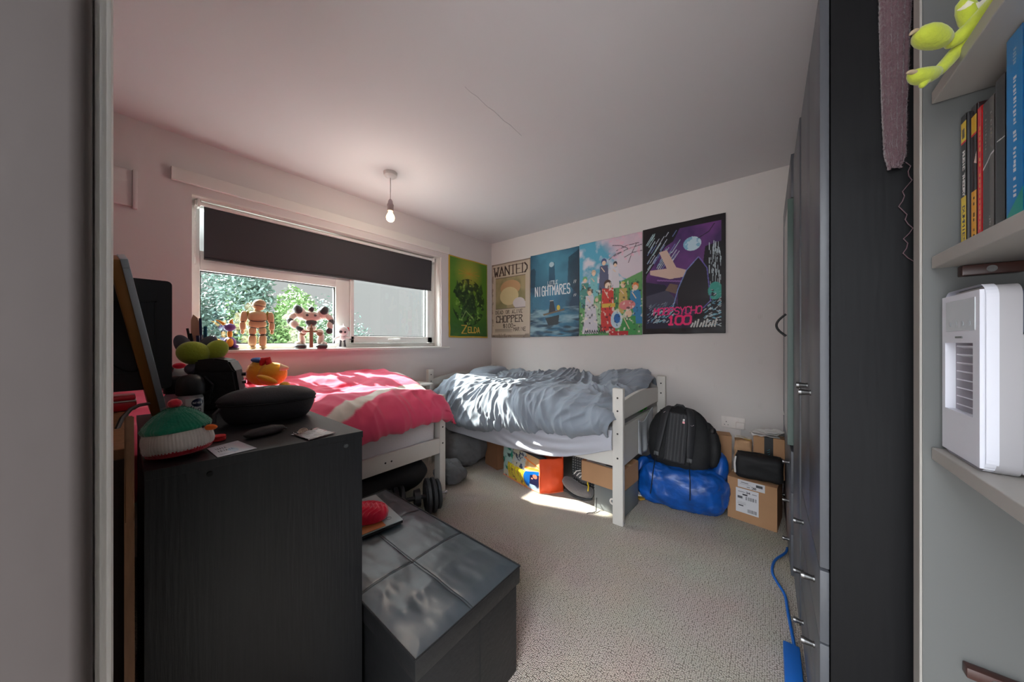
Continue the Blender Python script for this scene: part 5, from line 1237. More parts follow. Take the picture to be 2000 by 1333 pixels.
# small white figure
p = onsill(669); t = thing('toy_figure', 'little white and grey toy figure with a red crest near the mullion', 'toy figure', p, face(p), M=Matrix.Translation(p) @ Matrix.Rotation(face(p), 4, 'Z') @ Matrix.Diagonal((1.5, 1.5, 1.5, 1)))
M_sw = mat('glossy white toy', (222, 216, 216), .35)
b = B(); b.cyl((0, 0, 0), (0, 0, .006), .028, n=24); O('base', b, M_sw, t, local=True)
for s in (-1, 1):
    b = B(); b.tube([(s * .012, 0, .006), (s * .010, 0, .026), (s * .008, 0, .045)], [.007, .005, .006], 10); O('leg', b, M_tb, t, local=True, smooth=True)
    b = B(); b.tube([(s * .014, 0, .062), (s * .03, -.005, .056), (s * .042, -.01, .048 + s * .006)], [.006, .005, .004], 10); O('arm', b, M_sw, t, local=True, smooth=True)
E((0, 0, .055), (.018, .014, .016), M_sw, 'torso'); h_ = E((0, 0, .092), (.031, .028, .029), M_sw, 'head')
b = B(); b.ell((-.008, -.024, .088), (.009, .006, .008)); b.ell((.012, -.024, .086), (.006, .005, .006)); O('face_mark', b, M_tb, h_, local=True, smooth=True)
b = B(); b.tube([(.014, 0, .112), (.026, 0, .108), (.030, -.004, .092)], [.004, .007, .003], 10); O('crest', b, M_redp, h_, local=True, smooth=True)
b = B(); b.tube([(.008, 0, .118), (.004, 0, .136)], [.008, .001], 10); O('horn', b, M_sw, h_, local=True, smooth=True)
b = B(); b.tube([(.030, 0, .054), (.046, 0, .044), (.058, 0, .056)], [.003, .0025, .001], 8); O('blade', b, M_tb, t, local=True, smooth=True)
# plain purple and orange toy
p = onsill(449); t = thing('toy_figure', 'small purple and orange toy on a dark round base, left end of the sill', 'toy figure', p, face(p), M=Matrix.Translation(p) @ Matrix.Rotation(face(p), 4, 'Z') @ Matrix.Diagonal((1.35, 1.35, 1.45, 1)))
b = B(); b.cyl((0, 0, 0), (0, 0, .008), .034, n=28); O('base', b, M_tb, t, local=True)
E((0, 0, .032), (.024, .022, .026), M_purple, 'body'); E((0, -.014, .032), (.014, .012, .020), M_toyor, 'tummy'); E((.0, 0, .070), (.010, .010, .022), M_toyor, 'neck'); E((0, -.004, .100), (.022, .020, .018), M_purple, 'head')
for s in (-1, 1): E((s * .020, -.01, .014), (.012, .014, .010), M_purple, 'foot')
b = B(); b.tube([(-.02, 0, .112), (-.036, 0, .126), (-.050, 0, .132)], [.007, .005, .001], 10); O('horn', b, M_toyor, t, local=True, smooth=True)
b = B(); b.tube([(.004, 0, .116), (.004, 0, .130), (.010, 0, .140)], [.010, .007, .001], 10); O('tuft', b, M_toyor, t, local=True, smooth=True)
b = B(); b.tube([(.02, .004, .04), (.040, .006, .028), (.058, .004, .030)], [.004, .003, .001], 8); O('tail', b, M_tb, t, local=True, smooth=True)
p = onsill(424, -.05); t = thing('toy_figure', 'tiny yellow and black toy behind the purple one on the sill', 'toy figure', p, face(p))
E((0, 0, .055), (.022, .018, .016), M_toyor, 'body'); E((-.012, -.004, .075), (.012, .014, .016), M_tb, 'back'); b = B(); b.cyl((0, 0, 0), (0, 0, .044), .006, n=12); O('stalk', b, M_tb, t, local=True)

# ================================================================== OTTOMAN
ot = thing('ottoman', 'long black faux leather storage ottoman with stitched lid', 'ottoman', (1.56, -2.22, 0))
ox0, ox1, oy0_, oy1_, oz = 1.125, 2.005, -2.428, -2.015, .362
def cush(u, v):
    x = ox0 + u * (ox1 - ox0); y = oy0_ + v * (oy1_ - oy0_)
    ed = min(u * .88, (1 - u) * .88, v * .41, (1 - v) * .41)
    z = oz - .004 + .006 * min(1, ed / .05)
    for s_ in (.345, .66): z -= .0016 * math.exp(-((u - s_) * .88 / .0045) ** 2)
    z -= .0016 * math.exp(-((v - .46) * .41 / .006) ** 2)
    z += .0035 * fbm(Vector((x * 5, y * 12, 0))) * min(1, ed / .03) + .004 * ridge(Vector((x * 7 + y * 3, y * 3, 4))) * min(1, ed / .05)
    z -= .006 * math.exp(-(((x - 1.86) / .025) ** 2 + ((y + 2.33) / .02) ** 2))
    return Vector((x, y, z))
lid = O('lid', B().grid(cush, 150, 80), M_leather_sheen, ot, smooth=True, ang=180, label='lid top')
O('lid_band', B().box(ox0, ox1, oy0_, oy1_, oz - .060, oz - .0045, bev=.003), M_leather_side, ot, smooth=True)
b = B()
cs = [(ox0, oy0_), (ox1, oy0_), (ox1, oy1_), (ox0, oy1_)]
for k in range(4):
    a_, c_ = cs[k], cs[(k + 1) % 4]; b.tube([(a_[0], a_[1], oz - .003), (c_[0], c_[1], oz - .003)], .0028, 8)
O('piping', b, M_leather_side, lid, smooth=True)
b = B()
for s_ in (.345, .66):
    for o_ in (-.004, .004):
        b.tube([cush(s_ + o_ / .88, k / 24) + Vector((0, 0, .0012)) for k in range(25)], .0007, 4)
for o_ in (-.004, .004): b.tube([cush(k / 40, .46 + o_ / .41) + Vector((0, 0, .0012)) for k in range(41)], .0007, 4)
O('stitching', b, M_blk, lid)
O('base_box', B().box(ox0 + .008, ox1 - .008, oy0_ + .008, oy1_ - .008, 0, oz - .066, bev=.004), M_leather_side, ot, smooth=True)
b = B(); b.tube([(ox1 - .0075, -2.20, 0.002), (ox1 - .0075, -2.20, oz - .067)], .0012, 6); O('seam', b, M_blk2, ot)
# laptop-like tablet, and a crimson knitted hat on it
OZ = oz + .010
lt = thing('laptop', 'closed grey laptop lying on the far end of the ottoman', 'laptop', (1.34, -2.2, OZ))
lc = [atz(790, 1017, OZ + .01), atz(706, 1052, OZ + .01)]
e1 = (lc[1] - lc[0]); e1.z = 0; dirn = e1.normalized(); perp = Vector((-dirn.y, dirn.x, 0))
if perp.x > 0: perp = -perp
Ml = Matrix(((dirn.x, perp.x, 0, lc[0].x), (dirn.y, perp.y, 0, lc[0].y), (0, 0, 1, OZ), (0, 0, 0, 1))); WM[lt.name] = Matrix.Translation((1.34, -2.2, OZ))
for nm_, z0, z1, m_ in (('base', 0, .009, M_blk), ('screen_lid', .0105, .016, mat('pale grey laptop lid', (150, 158, 158), .35))):
    b = B(); b.box(0.004, .215, .004, .30, z0, z1, bev=.003); b.xf(Ml); O(nm_, b, m_, lt, smooth=True)
b = B(); b.tube([(.045 + .010 * math.cos(t_ * .5), .05 + .010 * math.sin(t_ * .5), .0165) for t_ in range(12)], .0006, 5, closed=True); b.xf(Ml); O('round_mark', b, M_blk, lt)
hm = atz(728, 1015, OZ + .02)
rh = thing('knitted_hat', 'crimson knitted hat lying on the laptop on the ottoman', 'hat', (hm.x, hm.y, OZ + .017))
def hatf(u, v):
    r_, z = prof([(.01, .0), (.86, .001), (1.0, .008), (1.02, .022), (.9, .040), (.5, .052), (.01, .054)], v); a = u * 2 * PI
    k = 1 + .02 * mn.noise(Vector((math.cos(a) * 2, math.sin(a) * 2, v * 3)))
    x = r_ * .088 * k * math.cos(a); y = r_ * .064 * k * math.sin(a)
    return Vector((hm.x - .035 + x * .75 - y * .66, hm.y - .01 + x * .66 + y * .75, OZ + .018 + z + .0035 * math.sin(x * 330 + 3 * math.sin(y * 90)) * (z > .01)))
O('knit_body', B().grid(hatf, 160, 60, closeu=True), M_crimK, rh, smooth=True, ang=180)
O('leather_patch', (lambda b: b.xf(Ml))(B().box(.075, .19, .006, .06, .0165, .0185, bev=.0006)), mat('tan leather', (176, 104, 52), .6), rh)

# ================================================================== UNDER THE BEDS
# dumbbell
db = thing('dumbbell', 'black dumbbell with ribbed plates on the carpet under the window bed', 'dumbbell', (.90, -1.66, 0))
dc = Vector((.905, -1.665, .112)); da = Vector((.42, .905, .0)).normalized()
def disc(off, r, th, name):
    b = B(); A_ = dc + da * (off - th / 2); b.xf(Matrix.Identity(4)); Q = da.to_track_quat('Z', 'Y').to_matrix().to_4x4()
    b.lathe((0, 0, 0), [(.02, 0), (r * .55, 0), (r * .6, th * .25), (r * .8, th * .25), (r * .9, 0), (r, th * .2), (r, th * .8), (r * .9, th), (r * .8, th * .75), (r * .6, th * .75), (r * .55, th), (.02, th)], 40)
    b.xf(Matrix.Translation(A_) @ Q); O(name, b, M_dgrey, db, smooth=True)
for off, r, th in ((.055, .110, .030), (.090, .108, .028), (.122, .092, .026), (-.105, .090, .030), (-.140, .088, .028), (-.172, .08, .024)): disc(off, r, th, 'weight_plate')
b = B(); b.cyl(dc - da * .25, dc + da * .150, .013, n=20); O('bar', b, M_dgrey, db, smooth=True)
b = B(); b.cyl(dc + da * .150, dc + da * .185, .009, n=16); b.cyl(dc + da * .172, dc + da * .182, .014, n=16); O('bar_end', b, M_chrome, db, smooth=True)
b = B(); b.cyl(dc + da * .005, dc - da * .03, .055, .05, 28); O('collar', b, M_dgrey, db, smooth=True)
pillow('holdall', (.60, -1.80, .205), (.22, .33, .115), -.1, M_nylon, 'dark holdall pushed under the window bed above the dumbbell', 'bag', 7)
b = B(); b.prism([(.45, .0), (.80, .0), (.80, .12), (.45, .12)], 'y', -2.3, -1.83); bmesh.ops.bevel(b.bm, geom=b.bm.edges[:], offset=.01, segments=2, affect='EDGES'); O('storage_tray', b, M_dgrey, smooth=True, label='low dark tray on the carpet under the window bed', cat='tray')
# grey bag, red cushion, carton
def sack(name, c, r, m, label, cat, seed, sq=.75, amp=.012, rz=0, group=None, fr=5, fine=0.):
    b = B(); b.ell((0, 0, 0), 1, u=130, v=80)
    for v in b.bm.verts:
        p_ = v.co.copy(); p_ = Vector((math.copysign(abs(p_.x) ** sq, p_.x), math.copysign(abs(p_.y) ** sq, p_.y), math.copysign(abs(p_.z) ** sq, p_.z)))
        v.co = Vector((p_.x * r[0], p_.y * r[1], p_.z * r[2]))
    b.bm.normal_update()
    for v in b.bm.verts:
        q = v.co * fr + Vector((seed, seed * .3, 0)); v.co += v.normal * amp * (fbm(q) + .7 * ridge(Vector((q.x * 1.6 + q.z, q.y * 1.6, q.z * .7)))) * (.4 + .6 * min(1, max(0, (v.co.z + r[2]) / (r[2] * .6))))
        v.co.z = max(v.co.z, -r[2] * .98)
    if fine:
        b.bm.normal_update()
        for v in b.bm.verts:
            q = v.co * 14 + Vector((seed, 0, 0)); v.co += v.normal * fine * (ridge(Vector((q.x + mn.noise(q) * 1.5, q.y, q.z * .5))) + .6 * ridge(q * 1.9))
            v.co.z = max(v.co.z, -r[2] * .98)
    b.xf(Matrix.Translation(c) @ Matrix.Rotation(rz, 4, 'Z')); return b
O('laundry_bag', sack('', (.43, -.86, .140), (.22, .20, .145), 0, '', '', 3, .8, .040, .3, fr=3.6, fine=.008), M_greyfab, smooth=True, ang=180, label='slumped charcoal cloth bag between the two beds', cat='bag')
O('laundry_bag', sack('', (.68, -1.22, .07), (.12, .10, .075), 0, '', '', 5, .8, .025, .3, fr=6, fine=.006), M_greyfab, smooth=True, ang=180, label='small grey cloth heap behind the post of the window bed', cat='cloth')
O('cushion', sack('', (.52, -.48, .17), (.20, .14, .165), 0, '', '', 8, .7, .01), M_dred, smooth=True, ang=180, label='dark red cushion under the head of the grey bed', cat='cushion')
def carton(name, label, x0, x1, y0, y1, z0, z1, rz=0, m=None, group=None, cat='box', tape=True, piv=None):
    c = ((x0 + x1) / 2, (y0 + y1) / 2, z0); t = thing(name, label, cat, c, rz, group); hx, hy, h = (x1 - x0) / 2, (y1 - y0) / 2, z1 - z0
    O('box_body', B().box(-hx, hx, -hy, hy, 0, h - .003, bev=.002), m or M_card, t, local=True)
    O('flap', B().box(-hx, hx, -hy, -.001, h - .003, h, bev=.001), m or M_card, t, local=True); O('flap', B().box(-hx, hx, .001, hy, h - .003, h, bev=.001), m or M_card, t, local=True)
    if tape: O('tape', B().box(-hx * 1.001, hx * 1.001, -.02, .02, h, h + .0004), mat('parcel tape', (196, 160, 120), .3), t, local=True)
    return t, hx, hy, h
carton('cardboard_box', 'plain brown box under the grey bed beside the printed tote', .66, .86, -.80, -.60, 0, .235, -.25, M_card2)
O('shoe_box', B().box(.64, .90, -.72, -.52, .237, .285, bev=.004, rz=-.2), mat('grey green card', (120, 134, 134), .8), label='grey lidded box on the plain brown box under the bed', cat='box')
# printed tote with orange sides
tt = thing('tote_bag', 'big shopping tote with a busy printed front and orange side under the bed', 'bag', (1.2, -.8, 0))
A = Vector((.925, -.845, 0)); Bq = Vector((1.355, -.935, 0)); Cq = Vector((1.475, -.80, 0)); Dq = Vector((1.02, -.66, 0)); TH = .272
def ff(u, v):
    p = A.lerp(Bq, u); n_ = Vector((-(Bq - A).y, (Bq - A).x, 0)).normalized() * -1
    bulge = .030 * math.sin(PI * u) * math.sin(PI * min(1, v * 1.1 + .1)) - .0
    return p + n_ * bulge + Vector((0, 0, v * (TH - .02 + .02 * (1 - u)))) + n_ * .006 * mn.noise(Vector((u * 5, v * 4, 1)))
r = Ras(230, 170, (206, 196, 170)); n1 = r.noise(5, 71, 4); n2 = r.noise(9, 72, 3)
r.blend((r.x < .30) * (r.y > .25) * .95, (20, 140, 116)); r.blend((r.x < .30) * np.clip((n1 - .5) * 8, 0, .9), (186, 214, 204)); r.blend((r.x < .3) * np.clip((n2 - .6) * 9, 0, .9), (24, 50, 50))
r.blend((r.x > .18) * (r.x < .72) * (r.y < .52) * .9, (226, 170, 30)); r.blend((r.x > .28) * (r.x < .78) * (r.y > .48) * np.clip((n2 - .38) * 5, 0, .9), (196, 200, 200)); r.blend((r.x > .3) * (r.x < .75) * (r.y > .5) * np.clip((r.noise(13, 75) - .57) * 9, 0, .9), (40, 50, 84))
r.blend((r.x > .66) * (r.y > .5) * .75, (240, 176, 110)); r.line([(.68, .60), (1, .66)], .05, (250, 140, 60)); r.line([(.62, .86), (1, .72)], .03, (250, 140, 70))
r.poly([(.68, .50), (.98, .62), (1, 0), (.70, .10), (.64, .3)], (16, 92, 168)); r.poly([(.80, .45), (1, .52), (1, .1), (.78, .08)], (24, 26, 58)); r.ell(.90, .44, .05, .06, (190, 110, 84)); r.ell(.84, .36, .02, .02, (240, 150, 110)); r.blend((r.x > .72) * (r.y < .18) * np.clip((n1 - .5) * 8, 0, .9), (170, 196, 220))
for k in range(11):
    x0 = .22 + k * .043; r.line([(x0, .10 + .02 * (k % 3)), (x0 - .01 + .02 * (k % 2), .44 + .04 * math.sin(k)), (x0 + .03, .50)], .020, (238, 226, 40)); r.line([(x0 + .016, .12), (x0 + .014, .40)], .007, (60, 44, 30))
r.blend((r.x > .22) * (r.x < .7) * (r.y < .4) * np.clip((r.noise(16, 78) - .6) * 8, 0, .7), (80, 40, 60)); r.rect(0, 1, 0, .02, (240, 110, 60)); r.rect(.985, 1, 0, 1, (240, 120, 70))
painted('printed_front', r, ff, M_gloss, tt, thick=.0015)
b = B()
def fs(u, v):
    p = Bq.lerp(Cq, u); n_ = Vector(((Cq - Bq).y, -(Cq - Bq).x, 0)).normalized(); return p + n_ * (.022 * math.sin(PI * u) * math.sin(PI * min(1, v + .15)) + .005 * mn.noise(Vector((u * 4, v * 6, 4)))) + Vector((0, 0, v * (TH - .02 + .0 * u)))
b.grid(fs, 20, 24); O('side_gusset', b, M_orange, tt, smooth=True, solid=.0015, ang=180)
b = B(); b.grid(lambda u, v: Cq.lerp(Dq, u) + Vector((0, 0, v * TH)), 10, 8); b.grid(lambda u, v: Dq.lerp(A, u) + Vector((0, 0, v * TH)), 10, 8); O('rear_panel', b, M_orange, tt, smooth=True, solid=.0015)
b = B(); b.poly([A + Vector((0, 0, .003)), Bq + Vector((0, 0, .003)), Cq + Vector((0, 0, .003)), Dq + Vector((0, 0, .003))]); O('bag_base', b, M_orange, tt, solid=.002)
b = B(); b.tube([ff(i / 24, 0) + Vector((0, 0, .003)) for i in range(25)] + [fs(i / 10, 0) + Vector((0, 0, .003)) for i in range(11)], .004, 8); b.tube([ff(1, i / 12) for i in range(13)], .003, 8); O('orange_piping', b, mat('pale orange piping', (240, 120, 80), .4), tt, smooth=True)
b = B(); pc_ = (A + Bq + Cq + Dq) / 4; b.ell((pc_.x, pc_.y, .15), (.19, .09, .10), (0, 0, -.2), u=30, v=16); O('contents', b, M_greyfab, tt, smooth=True)
# perforated basket
bs = thing('basket', 'dark grey perforated plastic basket under the grey bed behind the tote', 'basket', (1.60, -.62, 0))
b = B(); b.box(1.49, 1.76, -.70, -.42, .0, .30, bev=.012); O('basket_body', b, M_dgrey, bs, smooth=True)
b = B()
for i in range(13):
    for j in range(12): b.cyl((1.505 + i * .019, -.7015, .045 + j * .0195), (1.505 + i * .019, -.698, .045 + j * .0195), .0055, n=6)
O('perforations', b, mat('light through the holes', (150, 150, 146), .8), bs)['kind'] = 'stuff'
# slipper, shoe
sl = thing('slipper', 'fluffy dark grey slipper lying in front of the basket', 'slipper', (1.58, -.78, 0))
b = B(); b.tube([(1.47, -.79, .10), (1.52, -.80, .085), (1.58, -.80, .055), (1.64, -.79, .045), (1.685, -.77, .045), (1.70, -.76, .042)], [.03, .045, .045, .042, .040, .02], 20); b.bm.normal_update()
for v in b.bm.verts: v.co += v.normal * .003 * fbm(v.co * 50)
O('upper', b, mat('grey fleece', (104, 100, 100), .98, bump=1, bscale=120, sheen=.4), sl, smooth=True, ang=180, sub=1)
O('sole', B().tube([(1.50, -.805, .028), (1.58, -.81, .012), (1.64, -.80, .010), (1.695, -.775, .012)], [.02, .03, .032, .02], 14, flat=.35), M_dgrey, sl, smooth=True)
sh_ = thing('shoe', 'black and white trainer resting on the fluffy slipper', 'shoe', (1.60, -.74, .09))
b = B(); b.tube([(1.545, -.75, .135), (1.58, -.755, .140), (1.62, -.75, .120), (1.66, -.745, .102)], [.02, .028, .030, .018], 18); O('upper', b, M_greyfab, sh_, smooth=True, ang=180)
for k in range(3):
    b = B(); b.tube([(1.555 + .022 * k, -.785, .150 - .008 * k), (1.57 + .022 * k, -.770, .172 - .010 * k), (1.59 + .022 * k, -.745, .172 - .012 * k)], .004, 8); O('lace', b, M_paper, sh_, smooth=True)
# card box on a grey storage box
t, hx, hy, h = carton('cardboard_box', 'brown parcel box with a label stacked on the grey crate under the bed', 1.67, 1.96, -.885, -.62, .168, .305, -.07)
r = Ras(120, 70, (212, 210, 210))
for k in range(9): r.line([(.06, .9 - k * .09), (.3 + .5 * ((k * 7) % 3) / 3, .9 - k * .09)], .012, (80, 80, 84))
r.rect(.62, .92, .12, .5, (90, 90, 94)); r.ell(.2, .78, .05, .08, (40, 40, 44))
painted('label', r, lambda u, v: WM[t.name] @ Vector((-hx + .03 + u * .22, -hy + .01 + v * .085, h + .0008)), M_print, t, thick=0)
gb = thing('storage_crate', 'grey plastic crate on the carpet behind the foot post of the grey bed', 'crate', (1.86, -.74, 0), -.07)
O('crate_body', B().box(-.105, .10, -.125, .12, 0, .165, bev=.006), M_greyplas, gb, local=True, smooth=True)
b = B(); b.tube([(.030 + .016 * math.cos(a * .42), -.128, .085 + .016 * math.sin(a * .42)) for a in range(15)], .006, 8, closed=True); O('ring_handle', b, M_white, gb, local=True, smooth=True)
O('strap', B().tube([(1.715, -.893, .172), (1.722, -.892, .145), (1.720, -.893, .115)], .008, 8, flat=.4), mat('yellow strap', (222, 196, 40), .6), smooth=True, label='short yellow strap hanging from the parcel box under the bed', cat='strap')
sp = [(1.765, -.86, .07), (1.775, -.885, .02), (1.785, -.91, .006), (1.775, -.94, .005), (1.755, -.955, .005), (1.748, -.975, .005)]
O('cord', B().tube(sp, .003, 6), M_blk, smooth=True, label='thin black cord trailing on the carpet before the grey crate', cat='cord')
# papers beyond the foot post
rnd = random.Random(2)
for k, (x, y, z, rz, m_, lb) in enumerate(((2.03, -.42, .002, .4, M_paper, 'white magazine flat on the carpet behind the foot of the grey bed'), (2.00, -.47, .016, .9, mat('mustard card', (196, 150, 50), .7), 'mustard folder leaning on papers behind the foot post'), (1.99, -.50, .034, .2, M_paper, 'crumpled white paper on top of the mustard folder'))):
    b = B(); b.grid(lambda u, v: Vector(((u - .5) * .22, (v - .5) * .16, .004 + .010 * abs(mn.noise(Vector((u * 3 + k, v * 3, k)))))), 16, 12); b.xf(Matrix.Translation((x - .02, y, z)) @ Matrix.Rotation(rz, 4, 'Z'))
    O('paper_sheet', b, m_, smooth=True, solid=.003, label=lb, cat='paper')

# ================================================================== BACKPACK ON A BLUE BAG
bb = thing('carrier_bag', 'crinkled bright blue carrier bag on the carpet under the backpack', 'bag', (2.2, -.42, 0))
O('bag_body', sack('', (2.19, -.405, .135), (.265, .185, .140), 0, '', '', 12, .55, .020, .10, fr=6, fine=.006), M_blue, bb, smooth=True, ang=180)
b = B(); b.tube([(1.955, -.50, .14), (1.93, -.52, .22), (1.955, -.49, .28), (1.985, -.45, .26)], [.035, .04, .035, .02], 16); b.bm.normal_update()
for v in b.bm.verts: v.co += v.normal * .010 * fbm(v.co * 14)
O('gathered_top', b, M_blue, bb, smooth=True, ang=180, sub=1)
b = B(); b.tube([(2.40, -.42, .20), (2.43, -.40, .29), (2.42, -.36, .36), (2.40, -.32, .37)], [.05, .045, .035, .012], 16); b.bm.normal_update()
for v in b.bm.verts: v.co += v.normal * .010 * fbm(v.co * 14)
O('gathered_top', b, M_blue, bb, smooth=True, ang=180, sub=1)
Mk_ = Matrix.Translation((2.185, -.44, .235)) @ Matrix.Rotation(math.radians(8), 4, 'Z') @ Matrix.Rotation(math.radians(-14), 4, 'X') @ Matrix.Rotation(math.radians(4), 4, 'Y')
bp_ = thing('backpack', 'large black backpack with its straps facing the room, on the blue bag', 'backpack', M=Mk_)
b = B(); b.ell((0, 0, 0), 1, u=64, v=44)
for v in b.bm.verts:
    p_ = v.co; p_ = Vector((math.copysign(abs(p_.x) ** .55, p_.x), math.copysign(abs(p_.y) ** .6, p_.y), math.copysign(abs(p_.z) ** .6, p_.z)))
    tpz = (p_.z + 1) / 2; wd = .205 * (1 - .30 * max(0, tpz - .55) / .45 - .0 * tpz); v.co = Vector((p_.x * wd - .02 * tpz, p_.y * .105 * (1 - .2 * tpz), .215 + p_.z * .215))
b.bm.normal_update()
for v in b.bm.verts: v.co += v.normal * .007 * (fbm(v.co * 9) + .6 * ridge(v.co * 6))
O('main_body', b, M_nylon, bp_, local=True, smooth=True, ang=180)
for s in (-1, 1):
    pts = [(s * .055 - .03, -.075, .425), (s * .075 - .03, -.112, .395), (s * .088 - .03, -.128, .32), (s * .092 - .035, -.130, .22), (s * .098 - .04, -.122, .13), (s * .10 - .04, -.115, .08)]
    b = B(); b.tube(pts, [.022, .026, .027, .027, .024, .016], 16, flat=.35); O('shoulder_strap', b, M_nylon2, bp_, local=True, smooth=True, ang=180, sub=1)
    b = B(); b.tube([(s * .10 - .04, -.118, .085), (s * .105 - .04, -.125, .02), (s * .11 - .035, -.158, -.05), (s * .112 - .03, -.205, -.14 - .03 * (s < 0))], .011, 10, flat=.25); O('webbing', b, M_nylon2, bp_, local=True, smooth=True)
    b = B(); b.box(s * .10 - .056, s * .10 - .024, -.128, -.116, .07, .098, bev=.003); O('buckle', b, M_dgrey, bp_, local=True, smooth=True)
    b = B(); b.tube([(s * .088 - .03 - .008 * s, -.140, .34 - .03 * s), (s * .088 - .03, -.142, .335 - .03 * s), (s * .088 - .03 + .01, -.140, .345 - .03 * s)], .003, 6); O('strap_ring', b, M_chrome, bp_, local=True, smooth=True)
b = B(); b.grid(lambda u, v: Vector((-.03 + (u - .5) * .13, -.108 - .006 * math.sin(u * PI * 3) ** 2, .05 + v * .33)), 24, 24); O('padded_back', b, M_nylon2, bp_, local=True, smooth=True, solid=.004)
b = B(); b.tube([(-.06, -.06, .420), (-.045, -.078, .436), (-.01, -.078, .436), (.005, -.06, .420)], .008, 10); O('grab_handle', b, M_nylon2, bp_, local=True, smooth=True)
b = B(); b.tube([(.13, -.03, .36), (.19, -.05, .27), (.20, -.055, .16), (.19, -.05, .06)], [.02, .035, .04, .02], 16); O('side_pocket', b, M_nylon, bp_, local=True, smooth=True, ang=180, sub=1)
b = B(); b.ell((.175, -.06, .30), (.022, .022, .026)); O('bottle_top', b, M_blk, bp_, local=True, smooth=True)
O('logo_patch', B().box(.0, .013, -.118, -.115, .315, .328), M_redp, bp_, local=True); O('logo_patch', B().box(.001, .012, -.118, -.115, .330, .345), M_paper, bp_, local=True)

# ================================================================== CARTONS BY THE WARDROBE
t, hx, hy, h = carton('cardboard_box', 'square brown shipping box with two printed labels by the wardrobe', 2.475, 2.722, -.435, -.19, 0, .262, -.12)
MW = WM[t.name]
r = Ras(150, 190, (214, 212, 214))
r.text('24', .46, .835, .075, .065, .022, (40, 40, 44)); r.rect(.10, .40, .855, .875, (90, 90, 94)); r.rect(.72, .92, .85, .87, (90, 90, 94)); r.rect(.3, .52, .73, .79, (40, 40, 44)); r.rect(.08, .30, .58, .68, (90, 90, 94)); r.rect(.12, .34, .27, .31, (30, 30, 34))
for k in range(14): r.rect(.45 + k * .034, .45 + k * .034 + .012 + .010 * (k % 3 == 0), .56, .70, (60, 60, 64))
for k in range(11): r.rect(.52 + k * .038, .52 + k * .038 + .014 + .008 * (k % 2), .06, .20, (60, 60, 64))
for k in range(4): r.rect(.08, .45, .44 - .03 * k, .446 - .03 * k, (120, 120, 124))
painted('label', r, lambda u, v: MW @ Vector((-hx + .045 + u * .115, -hy - .0008, .055 + v * .150)), M_print, t, thick=0)
r = Ras(150, 60, (206, 204, 206)); r.text('28', .52, .10, .07, .26, .02, (40, 40, 44)); r.rect(.34, .46, .16, .24, (60, 60, 64)); r.rect(.68, .92, .45, .78, (70, 70, 74)); r.rect(.12, .40, .64, .72, (90, 90, 94)); r.rect(.08, .5, .45, .48, (120, 120, 124))
painted('label', r, lambda u, v: MW @ Vector((-hx + .055 + u * .135, -hy - .0008, h - .050 + v * .047)), M_print, t, thick=0)
pts_ = [(2.495, .0), (2.735, .0), (2.740, .10), (2.728, .145), (2.62, .160), (2.51, .152), (2.498, .11)]
bpch = thing('toiletry_bag', 'soft black zip bag lying on the square brown box', 'bag', (2.615, -.36, .265))
b = B(); b.box(2.498, 2.738, -.425, -.30, .266, .415, bev=.03, seg=5)
bmesh.ops.subdivide_edges(b.bm, edges=[e_ for e_ in b.bm.edges if e_.calc_length() > .08], cuts=8, use_grid_fill=True); b.bm.normal_update()
for v in b.bm.verts: v.co += v.normal * .007 * fbm(v.co * 13); v.co.z = max(v.co.z, .2655)
O('bag_body', b, mat('soft black fabric', (18, 18, 20), .7, bump=.3, bscale=50), bpch, smooth=True, ang=180); O('zip', B().tube([(2.51, -.362, .418), (2.62, -.36, .424), (2.725, -.358, .418)], .004, 8), M_blk2, bpch, smooth=True)
O('zip_tab', B().tube([(2.505, -.425, .40), (2.500, -.432, .36), (2.503, -.432, .30)], .005, 8), M_paper, bpch, smooth=True)
t, hx, hy, h = carton('cardboard_box', 'small brown parcel with black tape on top of the square box', 2.59, 2.745, -.295, -.20, .264, .515, 0, group=None, tape=False)
O('black_tape', B().box(-.022, .022, -hy - .0012, hy + .001, .0, h + .001), M_blk, t, local=True)
b = B(); 
for k in range(6): b.tube([(-.004 + .004 * math.sin(k), -hy - .0016, .10 + k * .014), (.006, -hy - .0016, .108 + k * .014)], .0012, 5)
O('tape_print', b, mat('teal print', (40, 130, 140), .4), t, local=True)
for k, (x, y, z, rz, lb) in enumerate(((2.65, -.25, .517, .2, 'lowest white envelope on the taped parcel'), (2.66, -.25, .532, -.35, 'open white leaflet on top of the envelope'), (2.69, -.25, .546, .6, 'uppermost loose white paper beside the wardrobe'))):
    b = B(); b.grid(lambda u, v: Vector(((u - .5) * .14, (v - .5) * .09, .002 + .012 * abs(mn.noise(Vector((u * 3 + k * 3, v * 3, k)))) + .02 * max(0, u - .7) * (k == 1))), 14, 10); b.xf(Matrix.Translation((x - .005, y, z)) @ Matrix.Rotation(rz, 4, 'Z'))
    O('paper_sheet', b, M_paper, smooth=True, solid=.002, label=lb, cat='paper')
pg = thing('paper_bag', 'crumpled brown paper parcel squeezed behind the black zip bag', 'paper bag', (2.53, -.24, .264))
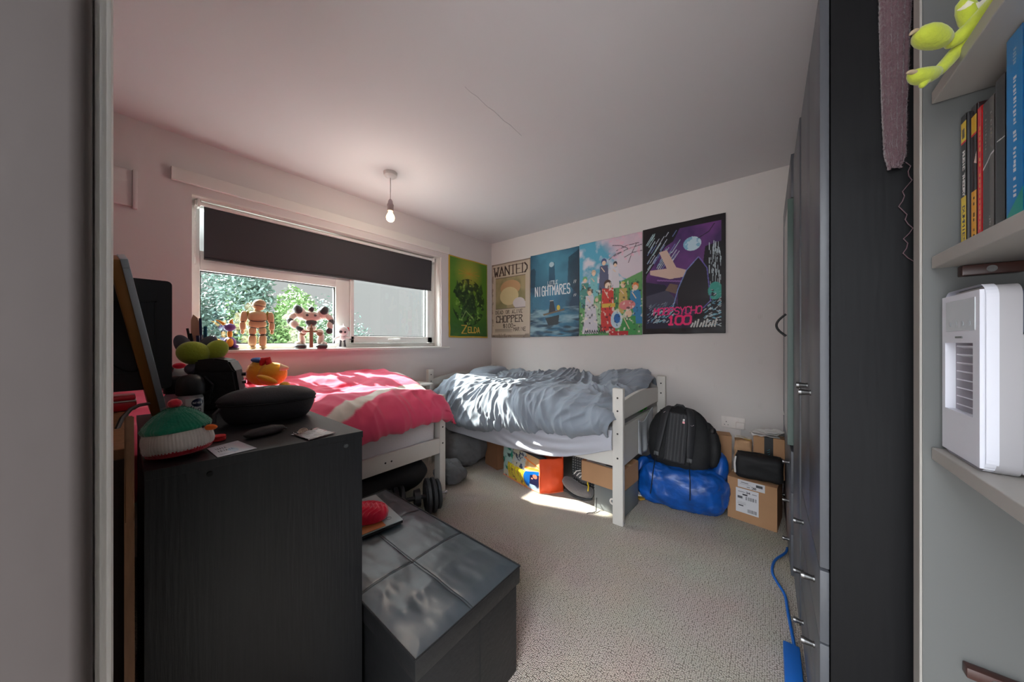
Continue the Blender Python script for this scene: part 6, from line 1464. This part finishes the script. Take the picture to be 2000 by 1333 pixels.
b = B(); b.box(2.488, 2.580, -.292, -.20, .265, .47, bev=.01, seg=3); bmesh.ops.subdivide_edges(b.bm, edges=[e_ for e_ in b.bm.edges if e_.calc_length() > .03], cuts=6, use_grid_fill=True); b.bm.normal_update()
for v in b.bm.verts: v.co += v.normal * .010 * fbm(v.co * 22); v.co.z = max(v.co.z, .2645)
O('bag_body', b, mat('crumpled kraft paper', (190, 150, 112), .85, bump=.6, bscale=30), pg, smooth=False)
r = Ras(90, 40, (214, 206, 190)); [r.rect(.1 + .08 * k, .14 + .08 * k, .3, .8, (150, 130, 110)) for k in range(9)]; r.rect(.6, 1, 0, .25, (226, 190, 60))
painted('label', r, lambda u, v: Vector((2.49 + u * .085, -.285 + v * .07, .482 + .004 * math.sin(u * 5))), M_print, pg, thick=.0006)
O('cardboard_box', B().box(2.37, 2.455, -.17, -.06, 0, .455, rz=.2), M_card, label='tall narrow cardboard box against the wall behind the backpack', cat='box')
O('storage_tray', B().box(2.40, 2.47, -.33, -.20, .0, .16, bev=.004), M_blk, label='dark tray wedged between the blue bag and the square box', cat='tray')
# wall socket and plug
sk = thing('wall_socket', 'white double wall socket with one plug in it', 'socket', (2.462, -.005, .476))
O('face_plate', B().box(2.388, 2.536, -.010, -.0005, .478, .562, bev=.003), M_plate, sk, smooth=True)
for s, x in ((0, 2.425), (1, 2.500)):
    b = B(); b.box(x - .004 - .012, x + .008 - .012, -.0125, -.0095, .538, .553, bev=.001); O('switch', b, M_plate, sk)
b = B()
for dx, dz, w_, h_ in ((0, .022, .004, .008), (-.011, 0, .006, .004), (.011, 0, .006, .004)): b.box(2.420 + dx - w_ / 2, 2.420 + dx + w_ / 2, -.0108, -.0098, .500 + dz - h_ / 2, .500 + dz + h_ / 2)
O('socket_holes', b, M_blk2, sk)
pg_ = thing('plug', 'white plug pushed into the right side of the wall socket', 'plug', (2.505, -.03, .48)); O('plug_body', B().box(2.480, 2.532, -.040, -.0105, .484, .532, bev=.006), M_plate, pg_, smooth=True)
O('lead', B().tube([(2.506, -.03, .486), (2.508, -.035, .44), (2.500, -.04, .36), (2.49, -.05, .2)], .0035, 8), M_plate, pg_, smooth=True)
